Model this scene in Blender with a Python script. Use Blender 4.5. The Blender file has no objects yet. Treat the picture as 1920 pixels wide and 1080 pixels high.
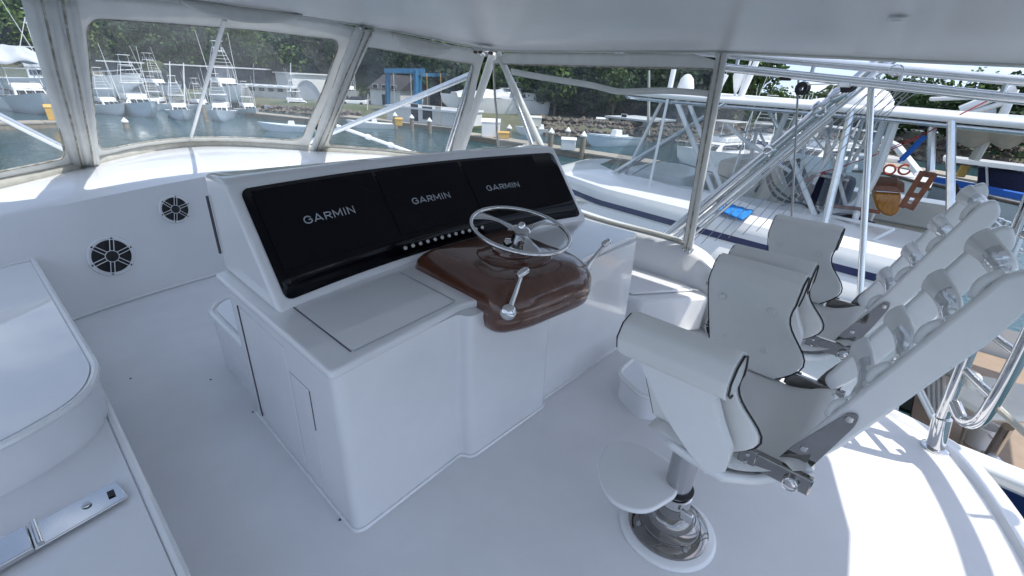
import bpy, bmesh, math, random
import numpy as np
from mathutils import Vector, Matrix
random.seed(7); RNG = np.random.default_rng(7)
S = bpy.context.scene
COL = S.collection
# ------------------------------------------------------------------ camera, light, exposure
FPX = 850.0; EYE = 1.75
PITCH, ROLL, AZ = math.radians(24.6), math.radians(3.0), math.radians(48.4)
cF = Vector((math.sin(AZ)*math.cos(PITCH), math.cos(AZ)*math.cos(PITCH), -math.sin(PITCH)))
_R = Vector((math.cos(AZ), -math.sin(AZ), 0)); _D = cF.cross(_R)
cR = _R*math.cos(ROLL) - _D*math.sin(ROLL); cD = _D*math.cos(ROLL) + _R*math.sin(ROLL)
cam = bpy.data.objects.new('camera', bpy.data.cameras.new('camera')); COL.objects.link(cam)
m = Matrix((( cR.x, -cD.x, -cF.x, 0), (cR.y, -cD.y, -cF.y, 0), (cR.z, -cD.z, -cF.z, EYE), (0, 0, 0, 1)))
cam.matrix_world = m
cam.data.sensor_width = 36; cam.data.lens = FPX/1920*36; cam.data.clip_start = .05; cam.data.clip_end = 3000
S.camera = cam
SUNV = Vector((.22, -.50, 1.0)).normalized()          # towards the sun: high, from aft and starboard
SUN_EL = math.asin(SUNV.z); SUN_ROT = math.atan2(SUNV.x, SUNV.y)
W = bpy.data.worlds.new('World'); S.world = W; W.use_nodes = True
nt = W.node_tree; nt.nodes.clear()
def nd(t, ty, **k):
    n = t.nodes.new(ty)
    for a, b in k.items():
        if a in n.inputs: n.inputs[a].default_value = b
        else: setattr(n, a, b)
    return n
sky = nd(nt, 'ShaderNodeTexSky', sky_type='NISHITA', sun_disc=False, sun_elevation=SUN_EL, sun_rotation=SUN_ROT, altitude=10, air_density=1.1, dust_density=.15, ozone_density=1.3)
tint = nd(nt, 'ShaderNodeMix', data_type='RGBA', blend_type='MULTIPLY'); tint.inputs['Factor'].default_value = 1; tint.inputs['B'].default_value = (1.24, .985, .80, 1)
tc = nd(nt, 'ShaderNodeTexCoord')
# haze free trade wind sky: look the sky colour up a little above the true direction so the horizon stays blue
lift = nd(nt, 'ShaderNodeVectorMath', operation='MULTIPLY_ADD'); lift.inputs[1].default_value = (1, 1, .9); lift.inputs[2].default_value = (0, 0, .34)
lnm = nd(nt, 'ShaderNodeVectorMath', operation='NORMALIZE'); nt.links.new(tc.outputs['Generated'], lift.inputs[0]); nt.links.new(lift.outputs[0], lnm.inputs[0]); nt.links.new(lnm.outputs[0], sky.inputs['Vector'])
mp = nd(nt, 'ShaderNodeMapping'); mp.inputs['Scale'].default_value = (1.6, 1.6, 5.0); mp.inputs['Location'].default_value = (5.3, 2.2, 1.4)
nz = nd(nt, 'ShaderNodeTexNoise', Scale=1.7, Detail=8.0, Roughness=.56)
rp = nd(nt, 'ShaderNodeValToRGB'); rp.color_ramp.elements[0].position = .52; rp.color_ramp.elements[1].position = .80
mx = nd(nt, 'ShaderNodeMix', data_type='RGBA'); mx.inputs['B'].default_value = (6.6, 6.8, 7.1, 1)
bg = nd(nt, 'ShaderNodeBackground', Strength=.15); wo = nd(nt, 'ShaderNodeOutputWorld')
L = nt.links
L.new(tc.outputs['Generated'], mp.inputs[0]); L.new(mp.outputs[0], nz.inputs['Vector']); L.new(nz.outputs['Fac'], rp.inputs[0])
L.new(rp.outputs[0], mx.inputs['Factor']); L.new(sky.outputs[0], tint.inputs['A']); L.new(tint.outputs['Result'], mx.inputs['A']); L.new(mx.outputs['Result'], bg.inputs[0]); L.new(bg.outputs[0], wo.inputs[0])
sl = bpy.data.lights.new('sun', 'SUN'); sl.energy = 2.0; sl.angle = math.radians(.5); sl.color = (1, .965, .9)
so = bpy.data.objects.new('sun', sl); COL.objects.link(so); so.rotation_euler = (-SUNV).to_track_quat('-Z', 'Y').to_euler()
S.view_settings.view_transform = 'Standard'; S.view_settings.look = 'None'; S.view_settings.gamma = 1; S.view_settings.exposure = 1.20
S.view_settings.use_curve_mapping = False
try:
    S.cycles.transparent_max_bounces = 24; S.cycles.max_bounces = 10
except Exception: pass

# ------------------------------------------------------------------ survey helpers: a sight line from the bridge to a known plane
def ray(px, py): return cF*FPX + cR*(px-960) + cD*(py-540)
def aZ(px, py, z): d = ray(px, py); t = (z-EYE)/d.z; return Vector((d.x*t, d.y*t, z))
def aX(px, py, x): d = ray(px, py); t = x/d.x; return Vector((x, d.y*t, d.z*t+EYE))
def aY(px, py, y): d = ray(px, py); t = y/d.y; return Vector((d.x*t, y, d.z*t+EYE))
def aR(px, py, r): d = ray(px, py); t = r/math.hypot(d.x, d.y); return Vector((d.x*t, d.y*t, d.z*t+EYE))
WATER = -4.3

# ------------------------------------------------------------------ materials
def mat(name, col, rough=.5, metal=0., coat=0., var=0., vs=6., bump=0., bs=40., spec=.5, alpha=1., col2=None, stretch=None, trans=0., coat_rough=.04):
    M = bpy.data.materials.new(name); M.use_nodes = True; t = M.node_tree; b = t.nodes['Principled BSDF']
    b.inputs['Base Color'].default_value = (*col, 1); b.inputs['Roughness'].default_value = rough; b.inputs['Metallic'].default_value = metal
    b.inputs['Coat Weight'].default_value = coat; b.inputs['Coat Roughness'].default_value = coat_rough; b.inputs['Specular IOR Level'].default_value = spec
    b.inputs['Transmission Weight'].default_value = trans
    b.inputs['Alpha'].default_value = alpha
    if var or col2 or bump:
        c = nd(t, 'ShaderNodeTexCoord'); mpn = nd(t, 'ShaderNodeMapping')
        if stretch: mpn.inputs['Scale'].default_value = stretch
        t.links.new(c.outputs['Object'], mpn.inputs[0])
    if var or col2:
        n = nd(t, 'ShaderNodeTexNoise', Scale=vs, Detail=6.0, Roughness=.6); t.links.new(mpn.outputs[0], n.inputs['Vector'])
        r = nd(t, 'ShaderNodeValToRGB'); r.color_ramp.elements[0].position = .35; r.color_ramp.elements[1].position = .68
        c2 = col2 or tuple(max(0, x*(1-var)) for x in col)
        r.color_ramp.elements[0].color = (*c2, 1); r.color_ramp.elements[1].color = (*col, 1)
        t.links.new(n.outputs['Fac'], r.inputs[0]); t.links.new(r.outputs[0], b.inputs['Base Color'])
        mr = nd(t, 'ShaderNodeMapRange'); mr.inputs['To Min'].default_value = min(1, rough*1.35); mr.inputs['To Max'].default_value = rough*.85
        t.links.new(n.outputs['Fac'], mr.inputs[0]); t.links.new(mr.outputs[0], b.inputs['Roughness'])
    if bump:
        n2 = nd(t, 'ShaderNodeTexNoise', Scale=bs, Detail=3.0); t.links.new(mpn.outputs[0], n2.inputs['Vector'])
        bp = nd(t, 'ShaderNodeBump', Strength=bump, Distance=.004); t.links.new(n2.outputs['Fac'], bp.inputs['Height']); t.links.new(bp.outputs[0], b.inputs['Normal'])
    return M
def clear(name, tint, milk, gloss=.1, scale=3.):
    """clear vinyl: mostly see-through, a little milky and glossy, wavy"""
    M = bpy.data.materials.new(name); M.use_nodes = True; t = M.node_tree; t.nodes.clear()
    o = nd(t, 'ShaderNodeOutputMaterial'); tr = nd(t, 'ShaderNodeBsdfTransparent'); tr.inputs[0].default_value = (*tint, 1)
    df = nd(t, 'ShaderNodeBsdfDiffuse'); df.inputs[0].default_value = (.55, .62, .7, 1); tl = nd(t, 'ShaderNodeBsdfTranslucent'); tl.inputs[0].default_value = (.55, .62, .7, 1)
    gl = nd(t, 'ShaderNodeBsdfGlossy', Roughness=.06); gl.inputs[0].default_value = (1, 1, 1, 1)
    c = nd(t, 'ShaderNodeTexCoord'); n = nd(t, 'ShaderNodeTexNoise', Scale=scale, Detail=5.0, Roughness=.6); t.links.new(c.outputs['Object'], n.inputs['Vector'])
    mr = nd(t, 'ShaderNodeMapRange'); mr.inputs['From Min'].default_value = .35; mr.inputs['From Max'].default_value = .75
    mr.inputs['To Min'].default_value = milk*.4; mr.inputs['To Max'].default_value = milk*1.7; t.links.new(n.outputs['Fac'], mr.inputs[0])
    n3 = nd(t, 'ShaderNodeTexNoise', Scale=scale*1.3, Detail=2.0); t.links.new(c.outputs['Object'], n3.inputs['Vector'])
    bp = nd(t, 'ShaderNodeBump', Strength=.35, Distance=.02); t.links.new(n3.outputs['Fac'], bp.inputs['Height']); t.links.new(bp.outputs[0], gl.inputs['Normal'])
    a = nd(t, 'ShaderNodeMixShader', Fac=.5); t.links.new(df.outputs[0], a.inputs[1]); t.links.new(tl.outputs[0], a.inputs[2])
    b = nd(t, 'ShaderNodeMixShader'); t.links.new(mr.outputs[0], b.inputs[0]); t.links.new(tr.outputs[0], b.inputs[1]); t.links.new(a.outputs[0], b.inputs[2])
    fr = nd(t, 'ShaderNodeLayerWeight', Blend=.25); mu = nd(t, 'ShaderNodeMath', operation='MULTIPLY_ADD'); mu.inputs[1].default_value = gloss*2.2; mu.inputs[2].default_value = gloss*.35
    t.links.new(fr.outputs['Fresnel'], mu.inputs[0])
    e = nd(t, 'ShaderNodeMixShader'); t.links.new(mu.outputs[0], e.inputs[0]); t.links.new(b.outputs[0], e.inputs[1]); t.links.new(gl.outputs[0], e.inputs[2]); t.links.new(e.outputs[0], o.inputs[0])
    return M
GEL = mat('gelcoat', (.80, .80, .80), .22, coat=.5, var=.04, vs=2.5, bump=.02, bs=9)
GEL_IN = mat('gelcoat_console', (.80, .80, .81), .28, coat=1.0, var=.06, vs=3, bump=.03, bs=7, coat_rough=.04)
FLOOR = mat('nonskid_floor', (.79, .79, .80), .5, var=.07, vs=2.6, bump=.35, bs=420)
CEIL = mat('hardtop_soffit', (.78, .78, .79), .3, coat=.3, var=.06, vs=1.2, bump=.04, bs=4, coat_rough=.15)
CHROME = mat('polished_stainless', (.66, .66, .66), .06, 1.0, var=.06, vs=9)
CHROME_REFL = mat('stainless_dark_reflection', (.34, .33, .32), .05, 1.0, var=.2, vs=6)  # same stainless, dark reflections put into its base colour
STEEL = mat('brushed_steel', (.60, .60, .61), .2, 1.0, var=.15, vs=14, stretch=(1, 1, .1))
ALU = mat('anodised_pipe', (.78, .80, .82), .22, .85, var=.10, vs=12)
ALUW = mat('white_pipe', (.80, .81, .80), .3, coat=.3, var=.05)
BLACKGLASS = mat('black_glass', (.003, .003, .005), .07, spec=.16)
SCREEN = mat('display_glass', (.0045, .0045, .0075), .12, spec=.16)
LETTER = mat('grey_lettering', (.42, .44, .47), .5)
BLACK = mat('black_plastic', (.012, .012, .014), .4, var=.3, vs=20)
RUBBER = mat('black_piping', (.01, .01, .012), .55)
TEAK = mat('varnished_teak', (.115, .042, .023), .2, coat=.7, col2=(.08, .028, .016), vs=3, stretch=(7, 1.1, 3), coat_rough=.03)
TEAKL = mat('honey_teak', (.66, .28, .03), .3, coat=.6, col2=(.38, .14, .02), vs=5, stretch=(2, 10, 2))
TEAKM = mat('red_teak', (.25, .08, .03), .35, coat=.4, col2=(.15, .045, .02), vs=5, stretch=(10, 2, 2))
UPH = mat('white_upholstery', (.76, .755, .74), .55, var=.05, vs=5, bump=.25, bs=220)
SHELL = mat('chair_shell', (.80, .805, .81), .22, coat=.35, var=.05, vs=4, coat_rough=.1)
FILM = mat('crumpled_film', (.55, .57, .60), .14, coat=1.0, var=.25, vs=10, bump=.35, bs=9, coat_rough=.06, stretch=(1, 1, 3))
SEALGREY = mat('worn_grey_sealant', (.07, .07, .08), .7)
VINYLW = mat('white_vinyl_cloth', (.86, .86, .83), .6, var=.07, vs=9, bump=.3, bs=60, stretch=(1, 1, .35))
WORN = mat('stained_vinyl_edge', (.55, .53, .47), .6, col2=(.20, .17, .12), vs=14, bump=.3, bs=60)
CREAMV = mat('cream_vinyl_roll', (.64, .62, .55), .55, var=.18, vs=12, bump=.3, bs=50)
def translucent(M, f):
    t = M.node_tree; p = t.nodes['Principled BSDF']; out = t.nodes['Material Output']; tl = nd(t, 'ShaderNodeBsdfTranslucent'); ms = nd(t, 'ShaderNodeMixShader', Fac=f)
    if p.inputs['Base Color'].links: t.links.new(p.inputs['Base Color'].links[0].from_socket, tl.inputs[0])
    t.links.new(p.outputs[0], ms.inputs[1]); t.links.new(tl.outputs[0], ms.inputs[2]); t.links.new(ms.outputs[0], out.inputs[0])
CLEARF = clear('clear_vinyl_front', (.90, .93, .95), .09, .09)
CLEARS = clear('clear_vinyl_side', (.88, .91, .92), .07, .07)
CLEARN = clear('clear_vinyl_neighbour', (.88, .90, .91), .15, .12, 2.)
NAVY = mat('navy_stripe', (.008, .02, .10), .35, coat=.1, var=.1)
NAVYC = mat('navy_canvas', (.010, .014, .055), .8, var=.2)
WHITE = mat('boat_white', (.80, .80, .78), .28, coat=.4, var=.05, vs=2)
CREAM = mat('cream_gelcoat', (.66, .63, .55), .45, var=.06, vs=3)
BLUEM = mat('blue_mat', (.015, .22, .62), .6, var=.25, vs=20, bump=.5, bs=30)
BLUEHULL = mat('pale_blue_hull', (.60, .68, .73), .4, coat=.3, var=.1, vs=1.5)
GREYHULL = mat('pale_grey_hull', (.58, .62, .64), .4, coat=.3, var=.1, vs=1.5)
DARKWIN = mat('tinted_glass', (.015, .018, .022), .08)
TANDECK = mat('tan_cockpit_deck', (.36, .27, .20), .6, var=.12, vs=3, bump=.2, bs=60)
ROPE = mat('black_line', (.012, .012, .012), .8)
WIRE = mat('rigging_wire', (.28, .29, .30), .4, .4)
REDLINE = mat('red_line', (.35, .03, .03), .7)
BLUELINE = mat('blue_line', (.01, .10, .40), .7)
ORANGE = mat('orange_ring', (.42, .06, .02), .5)
YELLOW = mat('yellow_box', (.62, .38, .08), .5, var=.15)
TARP = mat('white_shrink_wrap', (.74, .76, .78), .4, var=.08, vs=.8, bump=1.0, bs=2.5)
LIFTBLUE = mat('lift_blue_paint', (.03, .16, .30), .45, var=.25, vs=1.5)
PLASTER = mat('white_painted_wall', (.66, .66, .63), .75, var=.12, vs=1.2)
DARKSHED = mat('dark_shed_wall', (.035, .045, .055), .7, var=.3, vs=.8)
ROOFG = mat('green_roof', (.10, .30, .12), .6, var=.2, vs=1)
ROOFR = mat('red_roof', (.13, .035, .03), .7, var=.25, vs=1)
ROOFD = mat('dark_roof', (.06, .055, .055), .8, var=.3, vs=1)
ROOFP = mat('pale_roof', (.55, .58, .60), .5, var=.1, vs=1)
CONCRETE = mat('dock_concrete', (.36, .32, .26), .85, var=.25, vs=.9, bump=.3, bs=4)
WOODPILE = mat('weathered_pile', (.30, .25, .18), .85, var=.3, vs=3)
ROCKM = mat('riprap_rock', (.20, .17, .14), .9, col2=(.10, .08, .065), vs=1.2, bump=.6, bs=5)
SOIL = mat('shore_ground', (.16, .15, .10), .95, col2=(.06, .085, .035), vs=.15, bump=.4, bs=1)
BARK = mat('bark', (.14, .11, .085), .9, var=.4, vs=3)
CARG = mat('grey_car_paint', (.20, .21, .22), .3, coat=.7)
translucent(VINYLW, .30); translucent(TARP, .3); translucent(CREAMV, .15)
def leafmat(name, a, b, sc=.12):
    M = mat(name, a, .55, col2=b, vs=sc, spec=.3)
    t = M.node_tree; p = t.nodes['Principled BSDF']
    g = nd(t, 'ShaderNodeNewGeometry'); src = p.inputs['Base Color'].links[0].from_socket
    hs = nd(t, 'ShaderNodeHueSaturation'); m1 = nd(t, 'ShaderNodeMapRange'); m1.inputs['To Min'].default_value = .45; m1.inputs['To Max'].default_value = 1.7
    t.links.new(g.outputs['Random Per Island'], m1.inputs[0]); t.links.new(m1.outputs[0], hs.inputs['Value']); t.links.new(src, hs.inputs['Color']); t.links.new(hs.outputs[0], p.inputs['Base Color'])
    t.links.new(hs.outputs[0], p.inputs['Base Color'])
    tl = nd(t, 'ShaderNodeBsdfTranslucent'); t.links.new(hs.outputs[0], tl.inputs[0]); ms = nd(t, 'ShaderNodeMixShader', Fac=.25)
    out = t.nodes['Material Output']; t.links.new(p.outputs[0], ms.inputs[1]); t.links.new(tl.outputs[0], ms.inputs[2]); t.links.new(ms.outputs[0], out.inputs[0])
    return M
LEAFD = leafmat('dark_foliage', (.036, .072, .022), (.013, .032, .011))
LEAFM = leafmat('mid_foliage', (.072, .125, .030), (.028, .058, .016))
LEAFL = leafmat('light_foliage', (.17, .25, .055), (.07, .12, .03))
PALML = leafmat('palm_foliage', (.10, .13, .04), (.05, .06, .03), .6)

# ------------------------------------------------------------------ mesh helpers
class MB:
    def __init__(s): s.v = []; s.f = []
    def add(s, vs, fs):
        o = len(s.v); s.v += [tuple(p) for p in vs]; s.f += [tuple(i+o for i in f) for f in fs]; return s
    def box(s, x0, x1, y0, y1, z0, z1, M=None):
        vs = [Vector((x, y, z)) for z in (z0, z1) for y in (y0, y1) for x in (x0, x1)]
        if M: vs = [M @ p for p in vs]
        return s.add(vs, [(0, 2, 3, 1), (4, 5, 7, 6), (0, 1, 5, 4), (2, 6, 7, 3), (0, 4, 6, 2), (1, 3, 7, 5)])
    def hexa(s, b, t):
        n = len(b); return s.add(list(b)+list(t), [tuple(range(n))[::-1], tuple(range(n, 2*n))] + [(i, (i+1) % n, n+(i+1) % n, n+i) for i in range(n)])
    def tube(s, pts, r, n=10, closed=False):
        pts = [Vector(p) for p in pts]; k = len(pts); rr = r if isinstance(r, (list, tuple)) else [r]*k
        up = None; rings = []
        for i, p in enumerate(pts):
            if closed: d = pts[(i+1) % k]-pts[i-1]
            else: d = pts[min(i+1, k-1)]-pts[max(i-1, 0)]
            d.normalize()
            if up is None: up = d.orthogonal().normalized()
            up = (up - d*up.dot(d)); up = up.normalized() if up.length > 1e-6 else d.orthogonal().normalized()
            w = d.cross(up); rings.append([p+(up*math.cos(a)+w*math.sin(a))*rr[i] for a in (2*math.pi*j/n for j in range(n))])
        vs = [q for R in rings for q in R]; fs = []
        for i in range(k if closed else k-1):
            a = i*n; b = ((i+1) % k)*n
            fs += [(a+j, a+(j+1) % n, b+(j+1) % n, b+j) for j in range(n)]
        if not closed: fs += [tuple(range(n))[::-1], tuple(range((k-1)*n, k*n))]
        return s.add(vs, fs)
    def lathe(s, prof, n=24, M=None):
        M = M or Matrix(); vs = []; fs = []
        for r, z in prof: vs += [M @ Vector((r*math.cos(2*math.pi*j/n), r*math.sin(2*math.pi*j/n), z)) for j in range(n)]
        for i in range(len(prof)-1):
            a = i*n; b = a+n; fs += [(a+j, a+(j+1) % n, b+(j+1) % n, b+j) for j in range(n)]
        if tuple(prof[0]) != tuple(prof[-1]): fs += [tuple(range(n))[::-1], tuple(range((len(prof)-1)*n, len(prof)*n))]
        return s.add(vs, fs)
    def prism(s, poly, z0, z1, M=None):
        M = M or Matrix(); b = [M @ Vector((x, y, z0)) for x, y in poly]; t = [M @ Vector((x, y, z1)) for x, y in poly]; return s.hexa(b, t)
    def grid(s, fn, nu, nv, closed=False):
        vs = [fn(i/nu, j/nv) for j in range(nv+1) for i in range(nu+1)]
        return s.add(vs, [(j*(nu+1)+i, j*(nu+1)+i+1, (j+1)*(nu+1)+i+1, (j+1)*(nu+1)+i) for j in range(nv) for i in range(nu)])
    def ball(s, c, rx, ry, rz, n=14, k=9, M=None):
        M = M or Matrix(); c = Vector(c)
        def f(u, v): a = 2*math.pi*u; b = math.pi*(v-.5); return M @ (c+Vector((rx*math.cos(a)*math.cos(b), ry*math.sin(a)*math.cos(b), rz*math.sin(b))))
        return s.grid(f, n, k)
    def build(s, name, mt, parent=None, bevel=0, seg=2, solid=0, sharp=40, subsurf=0):
        me = bpy.data.meshes.new(name); me.from_pydata(s.v, [], s.f)
        bm = bmesh.new(); bm.from_mesh(me); bmesh.ops.remove_doubles(bm, verts=bm.verts, dist=1e-5)
        bmesh.ops.recalc_face_normals(bm, faces=bm.faces)
        bm.to_mesh(me); bm.free(); me.materials.append(mt)
        me.polygons.foreach_set('use_smooth', [True]*len(me.polygons))
        if sharp: me.set_sharp_from_angle(angle=math.radians(sharp))
        o = bpy.data.objects.new(name, me); COL.objects.link(o)
        if parent: o.parent = parent
        if solid: md = o.modifiers.new('solid', 'SOLIDIFY'); md.thickness = solid; md.offset = 0
        if bevel: md = o.modifiers.new('bevel', 'BEVEL'); md.width = bevel; md.segments = seg; md.limit_method = 'ANGLE'; md.angle_limit = math.radians(35); md.harden_normals = False
        if subsurf: md = o.modifiers.new('sub', 'SUBSURF'); md.levels = subsurf; md.render_levels = subsurf
        return o
def tag(o, label=None, cat=None, group=None, kind=None):
    if label: o['label'] = label
    if cat: o['category'] = cat
    if group: o['group'] = group
    if kind: o['kind'] = kind
    return o
def empty(name, loc, label, cat, group=None, rz=0.):
    o = bpy.data.objects.new(name, None); COL.objects.link(o); o.location = loc; o.rotation_euler = (0, 0, rz); o.empty_display_size = .1
    return tag(o, label, cat, group)
def copy_tree(o, parent=None):
    c = o.copy(); COL.objects.link(c)
    if parent: c.parent = parent
    for ch in o.children: copy_tree(ch, c)
    return c
def bez(p, n=12):
    """Catmull-Rom through points"""
    p = [Vector(q) for q in p]; P = [p[0]*2-p[1]]+p+[p[-1]*2-p[-2]]; out = []
    for i in range(1, len(P)-2):
        for j in range(n):
            t = j/n; out.append(.5*((2*P[i])+(-P[i-1]+P[i+1])*t+(2*P[i-1]-5*P[i]+4*P[i+1]-P[i+2])*t*t+(-P[i-1]+3*P[i]-3*P[i+1]+P[i+2])*t**3))
    out.append(p[-1]); return out
def roundpoly(poly, r, k=6):
    """round corners of 2D polygon; r number or list"""
    out = []; n = len(poly)
    for i, p in enumerate(poly):
        ri = r[i] if isinstance(r, (list, tuple)) else r
        p = Vector(p); a = (Vector(poly[i-1])-p); b = (Vector(poly[(i+1) % n])-p)
        ri = min(ri, a.length*.49, b.length*.49)
        if ri < 1e-4: out.append((p.x, p.y)); continue
        A = p+a.normalized()*ri; B = p+b.normalized()*ri
        for j in range(k+1):
            t = j/k; q = A*(1-t)**2+p*2*t*(1-t)+B*t*t; out.append((q.x, q.y))
    return out
class Poly:  # interpolate along a polyline by arc length
    def __init__(s, pts):
        s.p = [Vector(q) for q in pts]; s.l = [0]
        for a, b in zip(s.p, s.p[1:]): s.l.append(s.l[-1]+(b-a).length)
    def __call__(s, t):
        d = max(0, min(1, t))*s.l[-1]
        for i in range(len(s.p)-1):
            if d <= s.l[i+1]+1e-9: return s.p[i].lerp(s.p[i+1], (d-s.l[i])/max(1e-9, s.l[i+1]-s.l[i]))
        return s.p[-1].copy()

# ================================================================== SETTING
def plane_obj(name, x0, x1, y0, y1, z, mt):
    return tag(MB().add([(x0, y0, z), (x1, y0, z), (x1, y1, z), (x0, y1, z)], [(0, 1, 2, 3)]).build(name, mt), kind='structure')
def water_mat():
    M = bpy.data.materials.new('harbour_water'); M.use_nodes = True; t = M.node_tree; b = t.nodes['Principled BSDF']
    b.inputs['Base Color'].default_value = (.030, .075, .085, 1); b.inputs['Roughness'].default_value = .10; b.inputs['IOR'].default_value = 1.33
    c = nd(t, 'ShaderNodeTexCoord'); mpn = nd(t, 'ShaderNodeMapping'); mpn.inputs['Scale'].default_value = (1, .45, 1); mpn.inputs['Rotation'].default_value = (0, 0, .5)
    n = nd(t, 'ShaderNodeTexNoise', Scale=1.1, Detail=5.0, Roughness=.55); n2 = nd(t, 'ShaderNodeTexNoise', Scale=6.0, Detail=3.0)
    ad = nd(t, 'ShaderNodeMath', operation='MULTIPLY_ADD'); ad.inputs[1].default_value = .25
    bp = nd(t, 'ShaderNodeBump', Strength=.5, Distance=.16)
    t.links.new(c.outputs['Object'], mpn.inputs[0]); t.links.new(mpn.outputs[0], n.inputs['Vector']); t.links.new(mpn.outputs[0], n2.inputs['Vector'])
    t.links.new(n2.outputs['Fac'], ad.inputs[0]); t.links.new(n.outputs['Fac'], ad.inputs[2]); t.links.new(ad.outputs[0], bp.inputs['Height']); t.links.new(bp.outputs[0], b.inputs['Normal'])
    return M
plane_obj('water', -600, 900, -600, 900, WATER, water_mat())

# shore and hill as terrain, in polar coordinates round the viewpoint: bearing from the bow (deg, clockwise)
def bearing(px): d = ray(px, 200); return math.degrees(math.atan2(d.x, d.y))
SHORE = [(-60, 150), (-12, 112), (3, 104), (12, 96), (20, 84), (27, 76), (33, 70), (40, 66), (46, 63), (52, 60), (58, 60), (64, 62), (72, 66), (82, 70), (92, 72), (110, 76), (150, 90)]
def interp(tab, x):
    if x <= tab[0][0]: return tab[0][1]
    for (a, b), (c, d) in zip(tab, tab[1:]):
        if x <= c: return b+(d-b)*(x-a)/(c-a)
    return tab[-1][1]
HILL = [(-60, 34), (0, 34), (40, 30), (55, 25), (62, 18), (68, 8), (74, 3.0), (100, 2), (150, 2)]     # crest height
def hrand(a, b): return .5+.5*math.sin(a*12.9+b*4.1)*math.cos(a*3.3-b*7.7)
def ground_h(th, r):
    rs = interp(SHORE, th); hc = interp(HILL, th)
    if r < rs-2: return WATER-1.5
    if r < rs+1: return WATER-1.5+(r-rs+2)/3*2.8
    base = -3.0
    s = max(0, (r-rs-34)/75.0)
    return base + hc*min(1, s)**.9 + min(1, s*3)*1.5*hrand(th*.2, r*.05)
def ter(u, v):
    th = -60+u*210; r = 55+ (v**1.6)*240
    return Vector((r*math.sin(math.radians(th)), r*math.cos(math.radians(th)), ground_h(th, r)))
tag(MB().grid(ter, 150, 110).build('hillside', SOIL, sharp=0), kind='structure')
def gpt(th, r): return Vector((r*math.sin(math.radians(th)), r*math.cos(math.radians(th)), ground_h(th, r)))

# ------------------------------------------------------------------ foliage
def crown_mesh(name, rad, hgt, nleaf, leaf, seed, lobes=7, mt=LEAFD):
    rg = np.random.default_rng(seed); V = []; F = []
    L0 = [(rg.uniform(-.45, .45)*rad, rg.uniform(-.45, .45)*rad, rg.uniform(.35, .95)*hgt, rg.uniform(.38, .62)*rad) for _ in range(lobes)]
    cen = []
    for i in range(nleaf):
        lx, ly, lz, lr = L0[rg.integers(lobes)]
        d = rg.normal(size=3); d /= np.linalg.norm(d); q = lr*rg.uniform(.72, 1.06)
        cen.append((lx+d[0]*q, ly+d[1]*q, lz+d[2]*q*.75, d))
    for x, y, z, d in cen:
        n = d+rg.normal(size=3)*.5; n /= np.linalg.norm(n); a = np.cross(n, rg.normal(size=3)); a /= np.linalg.norm(a); b = np.cross(n, a); s = leaf*rg.uniform(.6, 1.3)
        c = np.array((x, y, z)); k = len(V)
        V += [tuple(c+a*s), tuple(c+b*s*.6), tuple(c-a*s), tuple(c-b*s*.6)]; F.append((k, k+1, k+2, k+3))
    me = bpy.data.meshes.new(name); me.from_pydata(V, [], F); me.materials.append(mt); return me
# far wood on the hill: one mass
def forest():
    rg = np.random.default_rng(3); protos = []
    for i in range(7):
        n = 420; L0 = rg.uniform(-1, 1, (8, 3))*np.array([.55, .55, .5]); rr = rg.uniform(.34, .6, 8)
        k = rg.integers(8, size=n); d = rg.normal(size=(n, 3)); d /= np.linalg.norm(d, axis=1)[:, None]
        c = L0[k]+d*(rr[k]*rg.uniform(.75, 1.05, n))[:, None]*np.array([1, 1, .85])
        nn = d+rg.normal(size=(n, 3))*.45; nn /= np.linalg.norm(nn, axis=1)[:, None]
        a = np.cross(nn, rg.normal(size=(n, 3))); a /= np.linalg.norm(a, axis=1)[:, None]; b = np.cross(nn, a); s = (.085*rg.uniform(.6, 1.4, n))[:, None]
        protos.append(np.stack([c+a*s, c+b*s*.7, c-a*s, c-b*s*.7], 1).reshape(-1, 3))
    groups = {0: [], 1: [], 2: []}
    for _ in range(2100):
        th = rg.uniform(-14, 71); lo = 38 if th < 34 else max(16, 38-(th-34)*4); r = interp(SHORE, th)+lo+(108-lo)*rg.random()**1.25
        if th > 66 and rg.random() < .5: continue
        p = gpt(th, r); R = rg.uniform(3.2, 5.6); H = R*rg.uniform(.8, 1.25)
        if _ > 1840: th = rg.uniform(69, 112); r = interp(SHORE, th)+rg.uniform(10, 50); p = gpt(th, r); R = rg.uniform(2.2, 3.2); H = R*.7; p.z -= .8
        q = protos[rg.integers(7)]; an = rg.uniform(0, 6.28); ca, sa = math.cos(an), math.sin(an)
        w = np.stack([q[:, 0]*ca-q[:, 1]*sa, q[:, 0]*sa+q[:, 1]*ca, q[:, 2]], 1)*np.array([R, R, H])+np.array([p.x, p.y, p.z+H*.9+rg.uniform(0, 3.5)])
        groups[rg.choice(3, p=[.5, .34, .16])].append(w)
    for g, mt, nm in ((0, LEAFD, 'hillside_wood'), (1, LEAFM, 'hillside_wood'), (2, LEAFL, 'hillside_wood')):
        A = np.concatenate(groups[g]); n = len(A)
        me = bpy.data.meshes.new(nm); me.vertices.add(n); me.vertices.foreach_set('co', A.ravel()); me.loops.add(n); me.loops.foreach_set('vertex_index', np.arange(n))
        me.polygons.add(n//4); me.polygons.foreach_set('loop_start', np.arange(0, n, 4)); me.polygons.foreach_set('loop_total', np.full(n//4, 4)); me.update(); me.materials.append(mt)
        o = bpy.data.objects.new(nm, me); COL.objects.link(o)
        tag(o, ['dark green wood covering the hill behind the marina', 'mid green crowns scattered through the wood on the hill', 'yellow green crowns dotted over the wooded hill'][g], 'wood', kind='stuff')
forest()
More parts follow.
